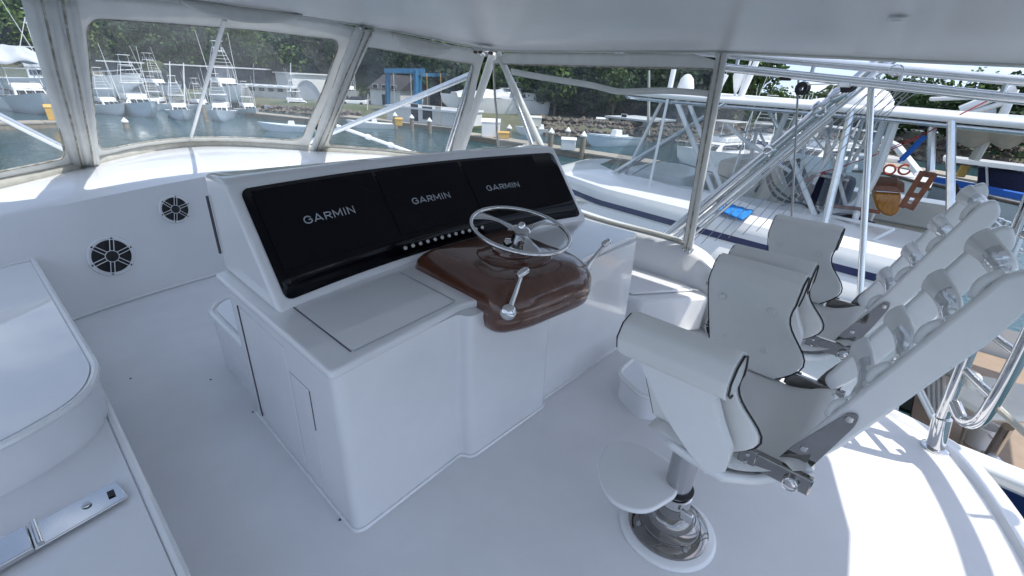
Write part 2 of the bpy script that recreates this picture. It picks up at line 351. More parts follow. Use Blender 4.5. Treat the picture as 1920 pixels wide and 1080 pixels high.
# pale trunks standing in front of the wood
CM = {}
def tree(p, rad, h, label, mt=LEAFM, seed=0, n=900, leaf=.33, group=None):
    t = empty('broadleaf_tree', p, label, 'tree', group)
    key = (mt.name, seed, rad, h)
    me = crown_mesh('crown', rad, h, n, leaf, seed, 9, mt)
    c = bpy.data.objects.new('crown', me); COL.objects.link(c); c.parent = t; c.location = (0, 0, h*.45)
    rg = random.Random(seed); b = MB(); b.tube(bez([(0, 0, -.5), (.1, .05, h*.3), (-.1, .1, h*.7), (.1, 0, h*1.0)], 4), [.045*h*(1-.7*i/12) for i in range(13)], 8)
    for k in range(6):
        a = k*1.05+rg.random(); b.tube([(0, 0, h*(.35+.06*k)), (math.cos(a)*rad*.35, math.sin(a)*rad*.35, h*(.6+.06*k)), (math.cos(a)*rad*.7, math.sin(a)*rad*.7, h*(.8+.07*k))], [.02*h, .013*h, .005*h], 6)
    b.build('trunk', BARK, t); return t
def palm(p, h, label, seed=1, R=2.6):
    t = empty('palm_tree', p, label, 'palm', 'palms beyond the boats'); rg = random.Random(seed)
    MB().tube(bez([(0, 0, -.5), (.15, 0, h*.5), (.3, .1, h)], 6), .16, 8).build('trunk', BARK, t)
    for k in range(22):
        a = k*2.4; el = rg.uniform(-.5, 1.1); b = MB(); P = []
        for i in range(8):
            s = i/7; P.append(Vector((.3+math.cos(a)*R*s*math.cos(el)*(1-.1*s), .1+math.sin(a)*R*s*math.cos(el)*(1-.1*s), h+R*(s*math.sin(el)-.85*s*s))))
        for i in range(7):
            d = (P[i+1]-P[i]).normalized(); w = d.cross(Vector((0, 0, 1))).normalized(); ll = R*.27*math.sin(math.pi*min(1, .15+i/8))
            for s in (-1, 1):
                for q in (0, .33, .66):
                    c = P[i].lerp(P[i+1], q); b.add([c, c+w*s*ll+d*ll*.4-Vector((0, 0, ll*.45)), c+d*.13], [(0, 1, 2)])
        b.build('frond', PALML, t, sharp=0)
    return t
def T(px, r, rad, h, label, mt, seed, **k):
    th = bearing(px); tree(gpt(th, r), rad, h, label, mt, seed, **k)
T(1395, 70, 4.4, 6.6, 'bushy dark green tree rising beside the white bulb antenna against the sky', LEAFM, 11, n=1700, leaf=.3)
T(1345, 78, 4.6, 7.5, 'tall dark tree behind the vinyl curtain edge at the end of the wooded hill', LEAFD, 12, n=1300)
T(1665, 92, 4.4, 5.2, 'round dark tree right of the palm above the neighbouring boat roof', LEAFM, 13, n=900)
T(1720, 96, 5.2, 5.0, 'wide green tree behind the white sloping awning boom', LEAFM, 14, n=1000)
T(1775, 92, 4.2, 4.6, 'mid green tree between two wider trees along the right shore', LEAFD, 15)
T(1825, 90, 5.0, 5.0, 'yellow green spreading tree near the right end of the shore', LEAFL, 16)
T(1880, 88, 5.4, 5.2, 'large dark tree at the right edge beyond the white awning', LEAFD, 17, n=1000)
T(1945, 84, 5.0, 5.6, 'dark tree cut off by the right edge of the view', LEAFD, 18)
T(1620, 90, 3.6, 4.5, 'small dark tree directly behind the tall white pipe on the next boat', LEAFD, 19)
for i, (px, r) in enumerate(((1690, 75), (1760, 74), (1840, 73), (1905, 72), (1600, 78))):
    T(px, r, 4.2, 3.4, ['low shadowed tree under the awning of the next boat', 'low dark tree seen below the neighbouring roof edge', 'low tree behind the yellow buoy on the far boat', 'low tree at the far right behind the navy covered boat', 'low tree glimpsed between the vertical pipes'][i], LEAFD, 30+i, n=800)
palm(gpt(bearing(1556), 74), 5.6, 'drooping palm against the sky above the neighbouring boat roof', 2, 2.6)
palm(gpt(bearing(1600), 80), 5.0, 'second palm half hidden by the leaning outrigger poles', 3, 2.4)
palm(gpt(bearing(306), 112), 4.2, 'small pale palm on the far left shore between two white masts', 5, 3.4)
for i, (px, r, h, rd) in enumerate(((1040, 76, 5.0, 4.4), (1150, 72, 4.2, 3.4), (985, 78, 3.0, 3.0), (1095, 82, 5.5, 4.0), (1240, 80, 5, 4), (1290, 76, 5.4, 4.2))):
    T(px, r, rd, h, ['round bright green tree behind the dockside cranes', 'small green tree beside the tall yellow lamp pole', 'low bush left of the wrapped yacht stern', 'leafy tree in the hollow of the dark hill', 'tree behind the clear curtain of the next boat', 'dark tree right of the white dome mast'][i], [LEAFL, LEAFM, LEAFM, LEAFM, LEAFD, LEAFD][i], 50+i)

# ------------------------------------------------------------------ riprap
def rocks(name, th0, th1, n, label, rows=3, rr=.75):
    rg = random.Random(5); protos = []
    b = MB()
    for i in range(n):
        th = th0+(th1-th0)*(i+rg.random())/n; r0 = interp(SHORE, th)
        for j in range(rows):
            r = r0-.8+j*.9+rg.random()*.4; s = rr*rg.uniform(.55, 1.2); c = Vector((r*math.sin(math.radians(th)), r*math.cos(math.radians(th)), WATER-.1+j*.55+rg.random()*.3))
            M = Matrix.Translation(c) @ Matrix.Rotation(rg.random()*6, 4, 'Z') @ Matrix.Rotation(rg.random()*2, 4, 'X')
            vs = [M @ (Vector(q)*s*rg.uniform(.75, 1.1)) for q in ((1, 0, 0), (-1, 0, 0), (0, .8, 0), (0, -.8, 0), (0, 0, .7), (0, 0, -.7))]
            b.add(vs, [(0, 2, 4), (2, 1, 4), (1, 3, 4), (3, 0, 4), (2, 0, 5), (1, 2, 5), (3, 1, 5), (0, 3, 5)])
    tag(b.build(name, ROCKM, sharp=15), label, 'rocks', kind='stuff')
rocks('riprap', -14, 30, 190, 'brown riprap stones along the far left shore behind the moored boats', 2, .6)
rocks('riprap', 50, 110, 330, 'brown riprap stones along the right hand shore below the sheds', 4, .6)

# ================================================================== BOATS IN THE HARBOUR
def hull_fn(Lh, B, z0s, bow_rise, flare=.75):
    """u along (0 stern,1 bow), v round the section from port sheer over keel to starboard sheer"""
    def f(u, v):
        y = -Lh/2+Lh*u; w = B/2*(1-max(0, (u-.45)/.55)**2.2); zs = z0s+bow_rise*u**2
        s = abs(v-.5)*2; sg = -1 if v < .5 else 1
        zk = -.5+.5*max(0, (u-.8)/.2)**2*zs*1.4
        if s < .6: k = s/.6; x = w*flare*k*(1-.45*max(0, u-.5)); z = zk+(.35-zk*0)*k**2*.8
        else: k = (s-.6)/.4; x = w*(flare*(1-.45*max(0, u-.5))*(1-k)+k); z = zk+.28+(zs-zk-.28)*k
        return Vector((sg*x, y + (0 if u < .98 else .0)+ (z/zs*.9*u**3), z))
    return f
def sportfish(label, p, rz, sc=1., hullmat=BLUEHULL, tower=True, cover=False, group='sport fishing boats moored along the far shore'):
    t = empty('fishing_boat', p, label, 'boat', group, rz); t.scale = (sc,)*3
    MB().grid(hull_fn(15, 4.8, 1.25, 1.15), 22, 16).build('hull', hullmat, t)
    def dk(u, v): a = hull_fn(15, 4.8, 1.25, 1.15)(u, 0); b = hull_fn(15, 4.8, 1.25, 1.15)(u, 1); q = a.lerp(b, v); q.z -= .03; return q
    MB().grid(dk, 22, 4).build('deck', WHITE, t)
    MB().hexa([(-1.8, -2.2, 1.2), (1.8, -2.2, 1.2), (1.5, 3.6, 1.4), (-1.5, 3.6, 1.4)], [(-1.6, -2.2, 2.5), (1.6, -2.2, 2.5), (1.25, 1.6, 2.5), (-1.25, 1.6, 2.5)]).build('cabin', WHITE, t, bevel=.12)
    for s in (-1, 1): MB().hexa([(s*1.72, -1.9, 1.75), (s*1.74, -1.9, 1.75), (s*1.6, 2.2, 1.85), (s*1.58, 2.2, 1.85)], [(s*1.66, -1.9, 2.3), (s*1.68, -1.9, 2.3), (s*1.4, 1.9, 2.3), (s*1.38, 1.9, 2.3)]).build('side_window', DARKWIN, t)
    w = MB()
    for i in range(3): w.hexa([(-1.2+i*.84, 3.12, 1.72), (-.48+i*.84, 3.12, 1.72), (-.48+i*.84, 3.08, 1.7), (-1.2+i*.84, 3.08, 1.7)], [(-1.1+i*.78, 2.17, 2.32), (-.42+i*.78, 2.17, 2.32), (-.42+i*.78, 2.13, 2.3), (-1.1+i*.78, 2.13, 2.3)])
    w.build('windscreen', DARKWIN, t)
    MB().hexa([(-1.5, -2.4, 2.5), (1.5, -2.4, 2.5), (1.35, 1.4, 2.5), (-1.35, 1.4, 2.5)], [(-1.6, -2.4, 3.15), (1.6, -2.4, 3.15), (1.2, 1.1, 3.05), (-1.2, 1.1, 3.05)]).build('flybridge', WHITE, t, bevel=.12)
    MB().box(-1.45, 1.45, -2.2, .9, 4.55, 4.66).build('hardtop', WHITE, t, bevel=.04)
    MB().grid(lambda u, v: Vector((-1.3+2.6*u, .95-.15*v, 3.1+1.45*v)), 4, 2).build('clear_curtain', CLEARN, t)
    for sx in (-1, 1):
        for sy in ((-2, -2.0), (.9, .7)): MB().tube([(sx*1.4, sy[0], 2.8), (sx*1.3, sy[1], 4.55)], .04, 6).build('hardtop_leg', ALUW, t)
    if tower:
        for sx in (-1, 1):
            for y0, y1 in ((-2.1, -1.1), (.8, -.1)): MB().tube([(sx*1.4, y0, 4.6), (sx*.6, y1, 7.6)], .035, 6).build('tower_leg', ALUW, t)
        MB().box(-.8, .8, -1.4, .2, 7.0, 7.1).build('tower_platform', WHITE, t, bevel=.03)
        MB().box(-.75, .75, -1.2, .2, 8.4, 8.48).build('tower_roof', WHITE, t, bevel=.03)
        for sx in (-1, 1): MB().tube([(sx*.6, -.6, 7.1), (sx*.6, -.6, 8.4)], .03, 6).build('roof_leg', ALUW, t)
        b = MB()
        for k in range(5): b.tube([(-1.4+.15*k, .8-.17*k, 4.9+.5*k), (1.4-.15*k, .8-.17*k, 4.9+.5*k)], .025, 6)
        b.build('tower_rungs', ALUW, t)
    for sx in (-1, 1): MB().tube([(sx*1.9, -.2, 2.2), (sx*2.3, -2.0, 9.8)], [.045, .02], 6).build('outrigger', ALUW, t)
    r = MB(); P = [hull_fn(15, 4.8, 1.25, 1.15)(u, v)+Vector((0, 0, .5)) for u, v in [(.55+.45*i/8, 0) for i in range(9)]+[(1-.45*i/8, 1) for i in range(9)]]
    r.tube(P, .02, 5)
    for q in P[::2]: r.tube([q, q-Vector((0, 0, .5))], .015, 5)
    r.build('bow_rail', ALU, t)
    return t
def facing(p, off=0.): return math.atan2(p.x, -p.y)+off        # +y of the boat points back at the viewer
def boat_at(px, py, label, **k):
    p = aZ(px, py, WATER); off = k.pop('off', 0.); return sportfish(label, p, math.atan2(-(-p.x), -p.y)+off, **k)
boat_at(64, 207, 'grey hulled boat under a big white shrink wrapped roof at the far left', off=.12, sc=1.0, hullmat=GREYHULL, tower=False)
boat_at(262, 214, 'cream cabin fishing boat moored nearest the thick corner post of the curtain', off=.2, sc=.78, hullmat=BLUEHULL)
boat_at(340, 221, 'small pale blue fishing boat between two tall white outriggers', off=.06, sc=.55, hullmat=BLUEHULL)
boat_at(418, 223, 'pale blue fishing boat with low tower right of the thin centre strut', off=-.1, sc=.6, hullmat=BLUEHULL)
p = aR(428, 185, 90); p.z = -3.0; sportfish('big white sport fisher with high tower hauled out behind the moored boats', p, math.atan2(p.x, -p.y)+.25, .95, WHITE, True)
p = aR(300, 188, 100); p.z = -3.0; sportfish('white boat hauled out on the bank beside the small palm', p, math.atan2(p.x, -p.y)+.6, .7, WHITE, True)
p = aR(560, 205, 84); p.z = WATER; sportfish('white boat with ladder like rigging lying left of the pleated post', p, math.atan2(p.x, -p.y)+1.5, .62, WHITE, True)
p = aR(655, 195, 98); p.z = -3.0; sportfish('white boat on the hard seen just right of the pleated post', p, math.atan2(p.x, -p.y)+.2, .75, WHITE, True)
p = aR(128, 190, 100); p.z = -3.0; sportfish('white boat half wrapped in plastic with a mast of radar domes', p, math.atan2(p.x, -p.y)+1.1, 1.25, WHITE, True)
for i_, (px_, py_, sc_, off_, lb_) in enumerate(((206, 212, .6, .3, 'white boat half hidden behind the thick left corner post'), (296, 206, .5, -.3, 'small white boat moored between the cream cabin boat and the thin mast'), (378, 208, .5, .5, 'small white boat just left of the thin centre strut'), (468, 216, .5, .2, 'white boat at the end of the pale dock'), (12, 204, .7, .4, 'white boat partly cut by the left edge of the view'), (105, 204, .55, -.2, 'small white boat right of the grey hulled boat'))):
    boat_at(px_, py_, lb_, off=off_, sc=sc_, hullmat=[WHITE, BLUEHULL, WHITE, GREYHULL][i_ % 4])
# masts on the shore
def mast(px, py0, py1, r, label, rad=.09, mt=ALUW, zb=None):
    a = aR(px, py1, r); a.z = zb if zb is not None else ground_h(math.degrees(math.atan2(a.x, a.y)), r)-.2; t = aR(px, py0, r)
    tag(MB().tube([a, t], [rad, rad*.6], 8).build('mast', mt), label, 'mast')
mast(318, 115, 205, 72, 'tall thin white mast left of the small blue boat', zb=WATER)
mast(344, 118, 205, 72, 'tall thin white mast right of the small blue boat', zb=WATER)
mast(475, 118, 170, 97, 'dark mast rising above the long grey shed', mt=WIRE)
mast(545, 118, 215, 84, 'white mast close behind the arched tent', zb=WATER)
mast(1217, 132, 245, 61, 'tall yellow wooden lamp pole on the dock beside the next boat', .22, CREAMV, zb=-3.6)
mast(690, 175, 220, 74, 'short white pole in front of the half timbered house', .06)
# shrink wrapped roof over the far left boat
wr = MB()
def wrapf(u, v):
    a = aR(-60+215*u, 128, 84); z = 0.9+1.9*math.sin(math.pi*v)**.7*(1-.35*u)+.18*math.sin(u*31)*math.sin(v*9)
    return Vector((a.x, a.y, 0))+Vector((-.1, 1, 0))*(v-.5)*7+Vector((0, 0, z+.25*math.sin(u*17)))
wr.grid(wrapf, 40, 16); tag(wr.build('shrink_wrap_cover', TARP, sharp=0, solid=.05), 'large white shrink wrap stretched over a boat at the far left', 'cover')

# ------------------------------------------------------------------ buildings round the yard
def facade(p0, p1, ztop, zb, depth, name, label, wall=PLASTER, roof=ROOFP, ridge=0, wins=(), cat='building', over=.4, door=()):
    """box building whose front wall runs p0->p1; ridge>0 makes a gable roof with the ridge along the front"""
    p0 = Vector((p0.x, p0.y, 0)); p1 = Vector((p1.x, p1.y, 0)); t = empty(name, (p0.x, p0.y, zb), label, cat)
    w = (p1-p0).length; ang = math.atan2((p1-p0).y, (p1-p0).x); t.rotation_euler = (0, 0, ang); h = ztop-zb
    s = 1 if (Matrix.Rotation(ang, 3, 'Z') @ Vector((0, 1, 0))).dot(p0) > 0 else -1       # depth goes away from viewer
    y1 = s*depth
    MB().box(0, w, min(0, y1), max(0, y1), 0, h).build('wall', wall, t)
    if ridge:
        ya, yb = sorted((-s*over, y1+s*over)); ym = (ya+yb)/2
        MB().add([(-over, ya, h), (w+over, ya, h), (w+over, ym, h+ridge), (-over, ym, h+ridge), (-over, yb, h), (w+over, yb, h)], [(0, 1, 2, 3), (3, 2, 5, 4), (0, 3, 4), (1, 5, 2), (0, 4, 5, 1)]).build('roof', roof, t)
    else:
        ya, yb = sorted((-s*over, y1+s*over)); MB().box(-over, w+over, ya, yb, h+.003, h+.22).build('roof', roof, t)
    for (u, z, ww, hh) in wins:
        x = u*w; q = -s*.03
        f = MB().box(x-ww/2-.07, x+ww/2+.07, min(q, -q*.5), max(q, -q*.5), z-.07, z+hh+.07).build('window', WHITE, t)
        MB().box(x-ww/2, x+ww/2, min(q*1.8, 0), max(q*1.8, 0), z, z+hh).build('pane', DARKWIN, f)
    for (u, z, ww, hh) in door:
        x = u*w; q = -s*.06; MB().box(x-ww/2, x+ww/2, min(q, 0), max(q, 0), z, z+hh).build('door', CREAM, t)
    return t
def H(px, py, r): return aR(px, py, r).z
facade(aR(425, 190, 99), aR(548, 195, 93), H(480, 163, 96), -3.2, 8, 'low_office', 'long low white office with a row of square windows behind the moored boats', wins=[(.15+.14*i, 1.2, .95, .85) for i in range(6)], over=.7)
facade(aR(212, 190, 125), aR(505, 190, 116), H(360, 124, 120), -3.0, 14, 'dark_shed', 'huge dark boat shed with a thin white roof edge under the wooded hill', wall=DARKSHED, roof=WHITE, over=.6)
facade(aR(524, 190, 113), aR(553, 190, 106), H(540, 138, 110), -3.0, 8, 'white_shed', 'white gabled end shed at the right end of the dark boat shed', wall=WHITE, roof=WHITE)
facade(aR(205, 190, 100), aR(262, 190, 99), H(235, 150, 100), H(235, 158, 100), 5, 'white_canopy', 'flat white canopy roof behind the leftmost blue boat', wall=WHITE, roof=WHITE)
facade(aR(697, 215, 84), aR(752, 215, 80), H(725, 168, 82), -3.3, 8, 'gabled_house', 'white house with three square windows left of the blue boat lift', roof=ROOFD, ridge=2.2, wins=[(.2, 2.6, .9, .8), (.5, 2.6, .9, .8), (.8, 2.6, .9, .8), (.5, .4, 1.2, 1.6)])
facade(aR(745, 205, 92), aR(800, 205, 88), H(770, 172, 90), -3.3, 8, 'green_roofed_shed', 'shed with a bright green sloping roof behind the blue boat lift', wall=ROOFD, roof=ROOFG, ridge=2.4)
facade(aR(790, 205, 98), aR(945, 212, 88), H(860, 180, 92), -3.3, 9, 'red_roofed_shed', 'long shed with a dull red roof behind the lift and the wrapped yacht', wall=ROOFR, roof=ROOFR, ridge=2.3)
facade(aR(727, 235, 66), aR(858, 248, 58), H(800, 206, 62), -3.75, 5, 'dock_building', 'low white dock building with a glazed double door under the blue lift', wall=PLASTER, roof=WHITE, wins=[(.42, .2, 1.2, 2.0), (.60, .5, 1.6, 1.5)], door=[(.75, .05, .9, 2.1)], over=.15)
facade(aR(1146, 250, 66), aR(1204, 255, 63), H(1170, 224, 64), -3.4, 5, 'grey_hut', 'small grey hut with pale flat roof left of the yellow lamp pole', wall=GREYHULL, roof=ROOFP, wins=[(.35, .9, .8, .9)], over=.8)
facade(aR(1060, 240, 76), aR(1132, 245, 74), H(1100, 222, 75), -3.3, 5, 'dark_hut', 'low dark open shed beyond the floating dock', wall=DARKSHED, roof=ROOFD, over=.8)
facade(aR(1640, 262, 84), aR(1800, 285, 80), H(1700, 247, 82), -3.0, 6, 'long_grey_shed', 'long low grey shed on the right shore seen under the next boat roof', wall=GREYHULL, roof=ROOFP, over=.8)
facade(aR(1600, 200, 100), aR(1655, 200, 100), H(1625, 178, 100), -3.0, 6, 'blue_gable_house', 'pale blue gabled house among the trees at right', wall=BLUEHULL, roof=ROOFP, ridge=1.6, wins=[(.3, 3.2, .8, .8), (.7, 3.2, .8, .8)])
# arched tent
a0, a1 = aR(556, 200, 92), aR(606, 200, 90); t = empty('arched_tent', (a0.x, a0.y, -3.2), 'white arched fabric boat tent beside the low office', 'tent')
wv = Vector((a1.x-a0.x, a1.y-a0.y, 0)); dv = Vector((a0.x, a0.y, 0)).normalized()*7; zt = H(580, 150, 92)+3.2
MB().grid(lambda u, v: wv*u+dv*v+Vector((0, 0, zt*math.sin(math.pi*u)**.55)), 16, 4).build('fabric_arch', TARP, t, solid=.06, sharp=0)
MB().grid(lambda u, v: wv*u+dv*.02+Vector((0, 0, v*zt*.98*math.sin(math.pi*u)**.55)), 16, 4).build('front_wall', TARP, t, sharp=0)
# travel lift: two frames of four legs with top beams
lf = empty('boat_lift', aR(785, 215, 76), 'blue travelling boat hoist standing over the white dock building', 'boat lift')
def lp(px, py, r): return aR(px, py, r)-lf.location
def beam(a, b, w, nm): MB().tube([a, b], w, 4).build(nm, LIFTBLUE, lf)
for px, r in ((727, 72), (780, 70), (787, 80), (838, 82)): beam(lp(px, 228, r)-Vector((0, 0, 0)), lp(px, 133 if px < 785 else 142, r), .36, 'leg')
beam(lp(722, 133, 72), lp(796, 133, 70), .4, 'top_beam'); beam(lp(782, 140, 80), lp(845, 141, 82), .36, 'top_beam'); beam(lp(780, 134, 70), lp(787, 140, 80), .36, 'side_beam'); beam(lp(727, 134, 72), lp(787, 136, 80), .3, 'side_beam')
for px in (738, 770, 800, 826): MB().tube([lp(px, 137, 75), lp(px+2, 200, 75)], .06, 6).build('sling', YELLOW if px > 790 else ALU, lf)
# wrapped motor yacht on the hard
def yacht(px, py, r, rz, label):
    p = aR(px, py, r); p.z = -3.4; t = empty('motor_yacht', p, label, 'yacht', None, rz)
    MB().grid(hull_fn(19, 5.6, 3.4, .8, .8), 22, 14).build('hull', WHITE, t)
    MB().hexa([(-2.2, -7, 3.3), (2.2, -7, 3.3), (1.8, 4.5, 3.8), (-1.8, 4.5, 3.8)], [(-2, -7, 5.0), (2, -7, 5.0), (1.5, 1.5, 5.0), (-1.5, 1.5, 5.0)]).build('cabin', WHITE, t, bevel=.2)
    for s in (-1, 1):
        MB().hexa([(s*2.08, -5, 3.95), (s*2.12, -5, 3.95), (s*1.86, 1.6, 4.1), (s*1.82, 1.6, 4.1)], [(s*2.02, -4.5, 4.6), (s*2.06, -4.5, 4.6), (s*1.68, .8, 4.6), (s*1.64, .8, 4.6)]).build('side_window', DARKWIN, t)
    MB().grid(lambda u, v: Vector((-2.5+5*v, -4+12*u, 3.6+2.2*math.sin(math.pi*v)**.5*(1-.5*u)+.15*math.sin(u*20+v*7))), 24, 14).build('shrink_wrap', TARP, t, sharp=0)
    MB().box(-1.8, 1.8, -7.5, -1, 5.6, 5.75).build('hardtop', WHITE, t, bevel=.05)
    for k in range(3): MB().box(-1.2+.3*k, 1.2-.3*k, -5+.3*k, -3-.2*k, 6.9+k*1.0, 7.0+k*1.0).build('tower_platform', WHITE, t, bevel=.03)
    for sx in (-1, 1):
        for y in (-5.2, -2.8): MB().tube([(sx*1.6, y, 5.7), (sx*.6, (y-4)/2*.6-2.2, 9.2)], .05, 6).build('tower_leg', ALUW, t)
    MB().hexa([(-2.5, -9.2, 3.3), (2.5, -9.2, 3.3), (2.5, -6.5, 5.0), (-2.5, -6.5, 5.0)], [(-2.5, -9.2, 3.42), (2.5, -9.2, 3.42), (2.5, -6.5, 5.12), (-2.5, -6.5, 5.12)]).build('aft_awning', CREAMV, t)
    for k in range(6): MB().box(-1.2, 1.2, -7+k*2.6, -6.6+k*2.6, .02, 1.0).build('keel_block', DARKSHED, t)
    return t
y0 = yacht(930, 232, 76, 0, 'large white motor yacht under shrink wrap hauled out right of the lift')
y0.rotation_euler.z = math.radians(66); y0.scale = (.80, .86, .70)

# ------------------------------------------------------------------ floating docks, piles, boxes
def dock(p0, p1, w, label):
    p0 = Vector((p0.x, p0.y, 0)); p1 = Vector((p1.x, p1.y, 0)); d = (p1-p0); Ld = d.length; t = empty('floating_dock', (p0.x, p0.y, WATER), label, 'dock'); t.rotation_euler.z = math.atan2(d.y, d.x)
    MB().box(0, Ld, -w/2+.05, w/2-.05, -.2, .38).build('float', WOODPILE, t)
    n = int(Ld/3); me = None
    for i in range(n):
        b = MB().box(0, Ld/n-.05, -w/2, w/2, .384, .55)
        o = b.build('deck_slab', CONCRETE, t, bevel=.02, seg=1) if me is None else None
        if o is None: o = bpy.data.objects.new('deck_slab', me); COL.objects.link(o); o.parent = t; o.modifiers.new('bevel', 'BEVEL').width = .02
        me = me or o.data; o.location.x = i*Ld/n
    for i in range(0, n, 2): MB().box(.3+i*Ld/n, .9+i*Ld/n, -w/2-.28, -w/2-.02, -.1, .42).build('fender', PLASTER, t)
    return t
dock(aZ(1240, 318, WATER), aZ(868, 258, WATER), 2.0, 'concrete floating dock running across the water right of the console')
dock(aZ(868, 250, WATER)+Vector((.5, 1, 0)), aZ(655, 226, WATER)+Vector((0, 1, 0)), 2.2, 'concrete dock in front of the white dock building')
dock(aZ(600, 232, WATER), aZ(470, 218, WATER), 1.6, 'pale dock behind the pleated corner post')
dock(aZ(172, 236, WATER), aZ(60, 236, WATER)+Vector((-6, -2, 0)), 2.0, 'tan dock crossing the water at the far left')
def pile(px, py0, py1, r, label):
    a = aR(px, py0, r); b = aR(px, py1, r); t = empty('mooring_pile', (b.x, b.y, WATER), label, 'pile', 'capped piles along the docks')
    h = a.z-WATER; MB().tube([(0, 0, -.5), (0, 0, h-.35)], .24, 12).build('post', WOODPILE, t); MB().lathe([(.30, h-.36), (.31, h-.25), (.02, h+.1)], 12).build('cap', WHITE, t)
for px, a, r, l in ((1032, 242, 44, 'capped pile just right of the aluminium brace'), (1092, 248, 42, 'capped pile beside the small pale blue boat'), (773, 216, 58, 'leftmost capped pile by the white dock building'), (806, 222, 56, 'capped pile in front of the door of the dock building'), (954, 235, 52, 'capped pile between the two aluminium braces'), (1063, 240, 50, 'thin capped pile with white cone beyond the dock'), (742, 212, 60, 'capped pile at the left end of the dock building'), (241, 222, 60, 'capped pile seen low through the large left window'), (385, 190, 66, 'pile with yellowish cap behind the thin centre strut')):
    pile(px, a, a+30, r, l)
def dockbox(px, py, r, w, h, label, mt=WHITE, z=-3.75, nm='dock_box', cat='dock box'):
    a = aR(px, py, r); t = empty(nm, (a.x, a.y, z), label, cat); t.rotation_euler.z = -math.radians(bearing(px))
    MB().box(-w/2, w/2, -.4, .4, 0, h*.8).build('body', mt, t, bevel=.05); MB().hexa([(-w/2-.05, -.45, h*.8+.003), (w/2+.05, -.45, h*.8+.003), (w/2+.05, .45, h*.8+.003), (-w/2-.05, .45, h*.8+.003)], [(-w/2-.05, -.2, h), (w/2+.05, -.2, h), (w/2+.05, .2, h), (-w/2-.05, .2, h)]).build('lid', mt, t, bevel=.03)
dockbox(1066, 268, 43, 1.3, 1.1, 'white dock box between two capped piles')
dockbox(920, 250, 50, 1.9, 1.8, 'tall white cabinet on the dock behind the aluminium brace')
dockbox(748, 232, 58, .8, .9, 'yellow bin on the dock left of the white building', YELLOW)
dockbox(943, 258, 49, 1.2, .7, 'yellow kayak locker lying on the floating dock', YELLOW)
dockbox(114, 233, 63, 1.5, 1.4, 'orange yellow crate standing at the far left dock', YELLOW)
dockbox(1002, 240, 60, 1.6, 1.2, 'white equipment box beyond the dock', CREAM, -3.3)
dockbox(1128, 236, 66, 1.6, 1.0, 'white tank on the far quay left of the grey hut', WHITE, -3.2)
# small open boats by the dock
def skiff(px, py, label, rz, sc, mt=BLUEHULL):
    p = aZ(px, py, WATER); t = empty('small_boat', p, label, 'small boat', 'small open boats by the dock', rz); t.scale = (sc,)*3
    MB().grid(hull_fn(7, 2.2, .8, .5), 16, 12).build('hull', mt, t)
    f = hull_fn(7, 2.2, .8, .5); MB().grid(lambda u, v: f(u*.96, 0).lerp(f(u*.96, 1), v)-Vector((0, 0, .12)), 12, 3).build('deck', WHITE, t)
    MB().hexa([(-.4, -.8, .6), (.4, -.8, .6), (.4, .4, .6), (-.4, .4, .6)], [(-.4, -.6, 1.5), (.4, -.6, 1.5), (.3, .1, 1.5), (-.3, .1, 1.5)]).build('console', WHITE, t, bevel=.05)
    MB().box(-.35, .35, -3.9, -3.3, .3, 1.5).build('outboard', BLACK, t, bevel=.1)
    return t
skiff(1150, 272, 'pale blue work boat lying behind the floating dock', math.radians(80), 1.1)
skiff(1010, 252, 'small white dinghy behind the brace on the dock', math.radians(70), .8, WHITE)
skiff(1125, 256, 'small boat under the blue awning across the dock', math.radians(60), .8, WHITE)
skiff(545, 246, 'pale dinghy low on the water left of the pleated post', math.radians(60), .7)
skiff(700, 240, 'white dinghy right of the pleated post', math.radians(60), .7, WHITE)
for i, (px, r) in enumerate(((610, 92), (640, 90), (668, 84), (678, 88), (868, 70))):
    a = aR(px, 222, r); a.z = -3.3; t = empty('parked_car', a, ['grey car parked behind the pleated post', 'dark car on the quay behind the pleated post', 'white car parked at the left of the gabled house', 'grey car further back by the gabled house', 'silver car beside the dock building'][i], 'car', 'cars on the quay', math.radians(20*i))
    mt = [CARG, BLACK, WHITE, CARG, ALU][i]
    MB().hexa([(-.85, -2.1, .3), (.85, -2.1, .3), (.85, 2.1, .3), (-.85, 2.1, .3)], [(-.8, -2.1, .95), (.8, -2.1, .95), (.8, 2.0, .8), (-.8, 2.0, .8)]).build('body', mt, t, bevel=.12)
    MB().hexa([(-.75, -1.6, .93), (.75, -1.6, .93), (.75, .9, .93), (-.75, .9, .93)], [(-.6, -1.2, 1.45), (.6, -1.2, 1.45), (.6, .3, 1.45), (-.6, .3, 1.45)]).build('cabin_glass', DARKWIN, t, bevel=.08)
    for sx in (-1, 1):
        for sy in (-1.35, 1.35): MB().lathe([(.31, -.1), (.31, .1)], 14, Matrix.Translation((sx*.78, sy, .31)) @ Matrix.Rotation(math.pi/2, 4, 'Y')).build('wheel', BLACK, t)

# ================================================================== THE NEIGHBOURING BOAT, RAFTED A FEW METRES TO STARBOARD
NB = empty('neighbouring_boat', (7.1, 2.0, WATER), 'white sport fishing boat with navy stripe and open flybridge moored alongside to starboard', 'boat')
OFF = Vector((7.1, 2.0, WATER))
class NBM(MB):          # geometry given in world metres, parented to the boat
    def part(s, name, mt, parent=None, **k):
        s.v = [tuple(Vector(p)-OFF) for p in s.v]; return s.build(name, mt, parent or NB, **k)
def Nx(px, py, x): return aX(px, py, x)
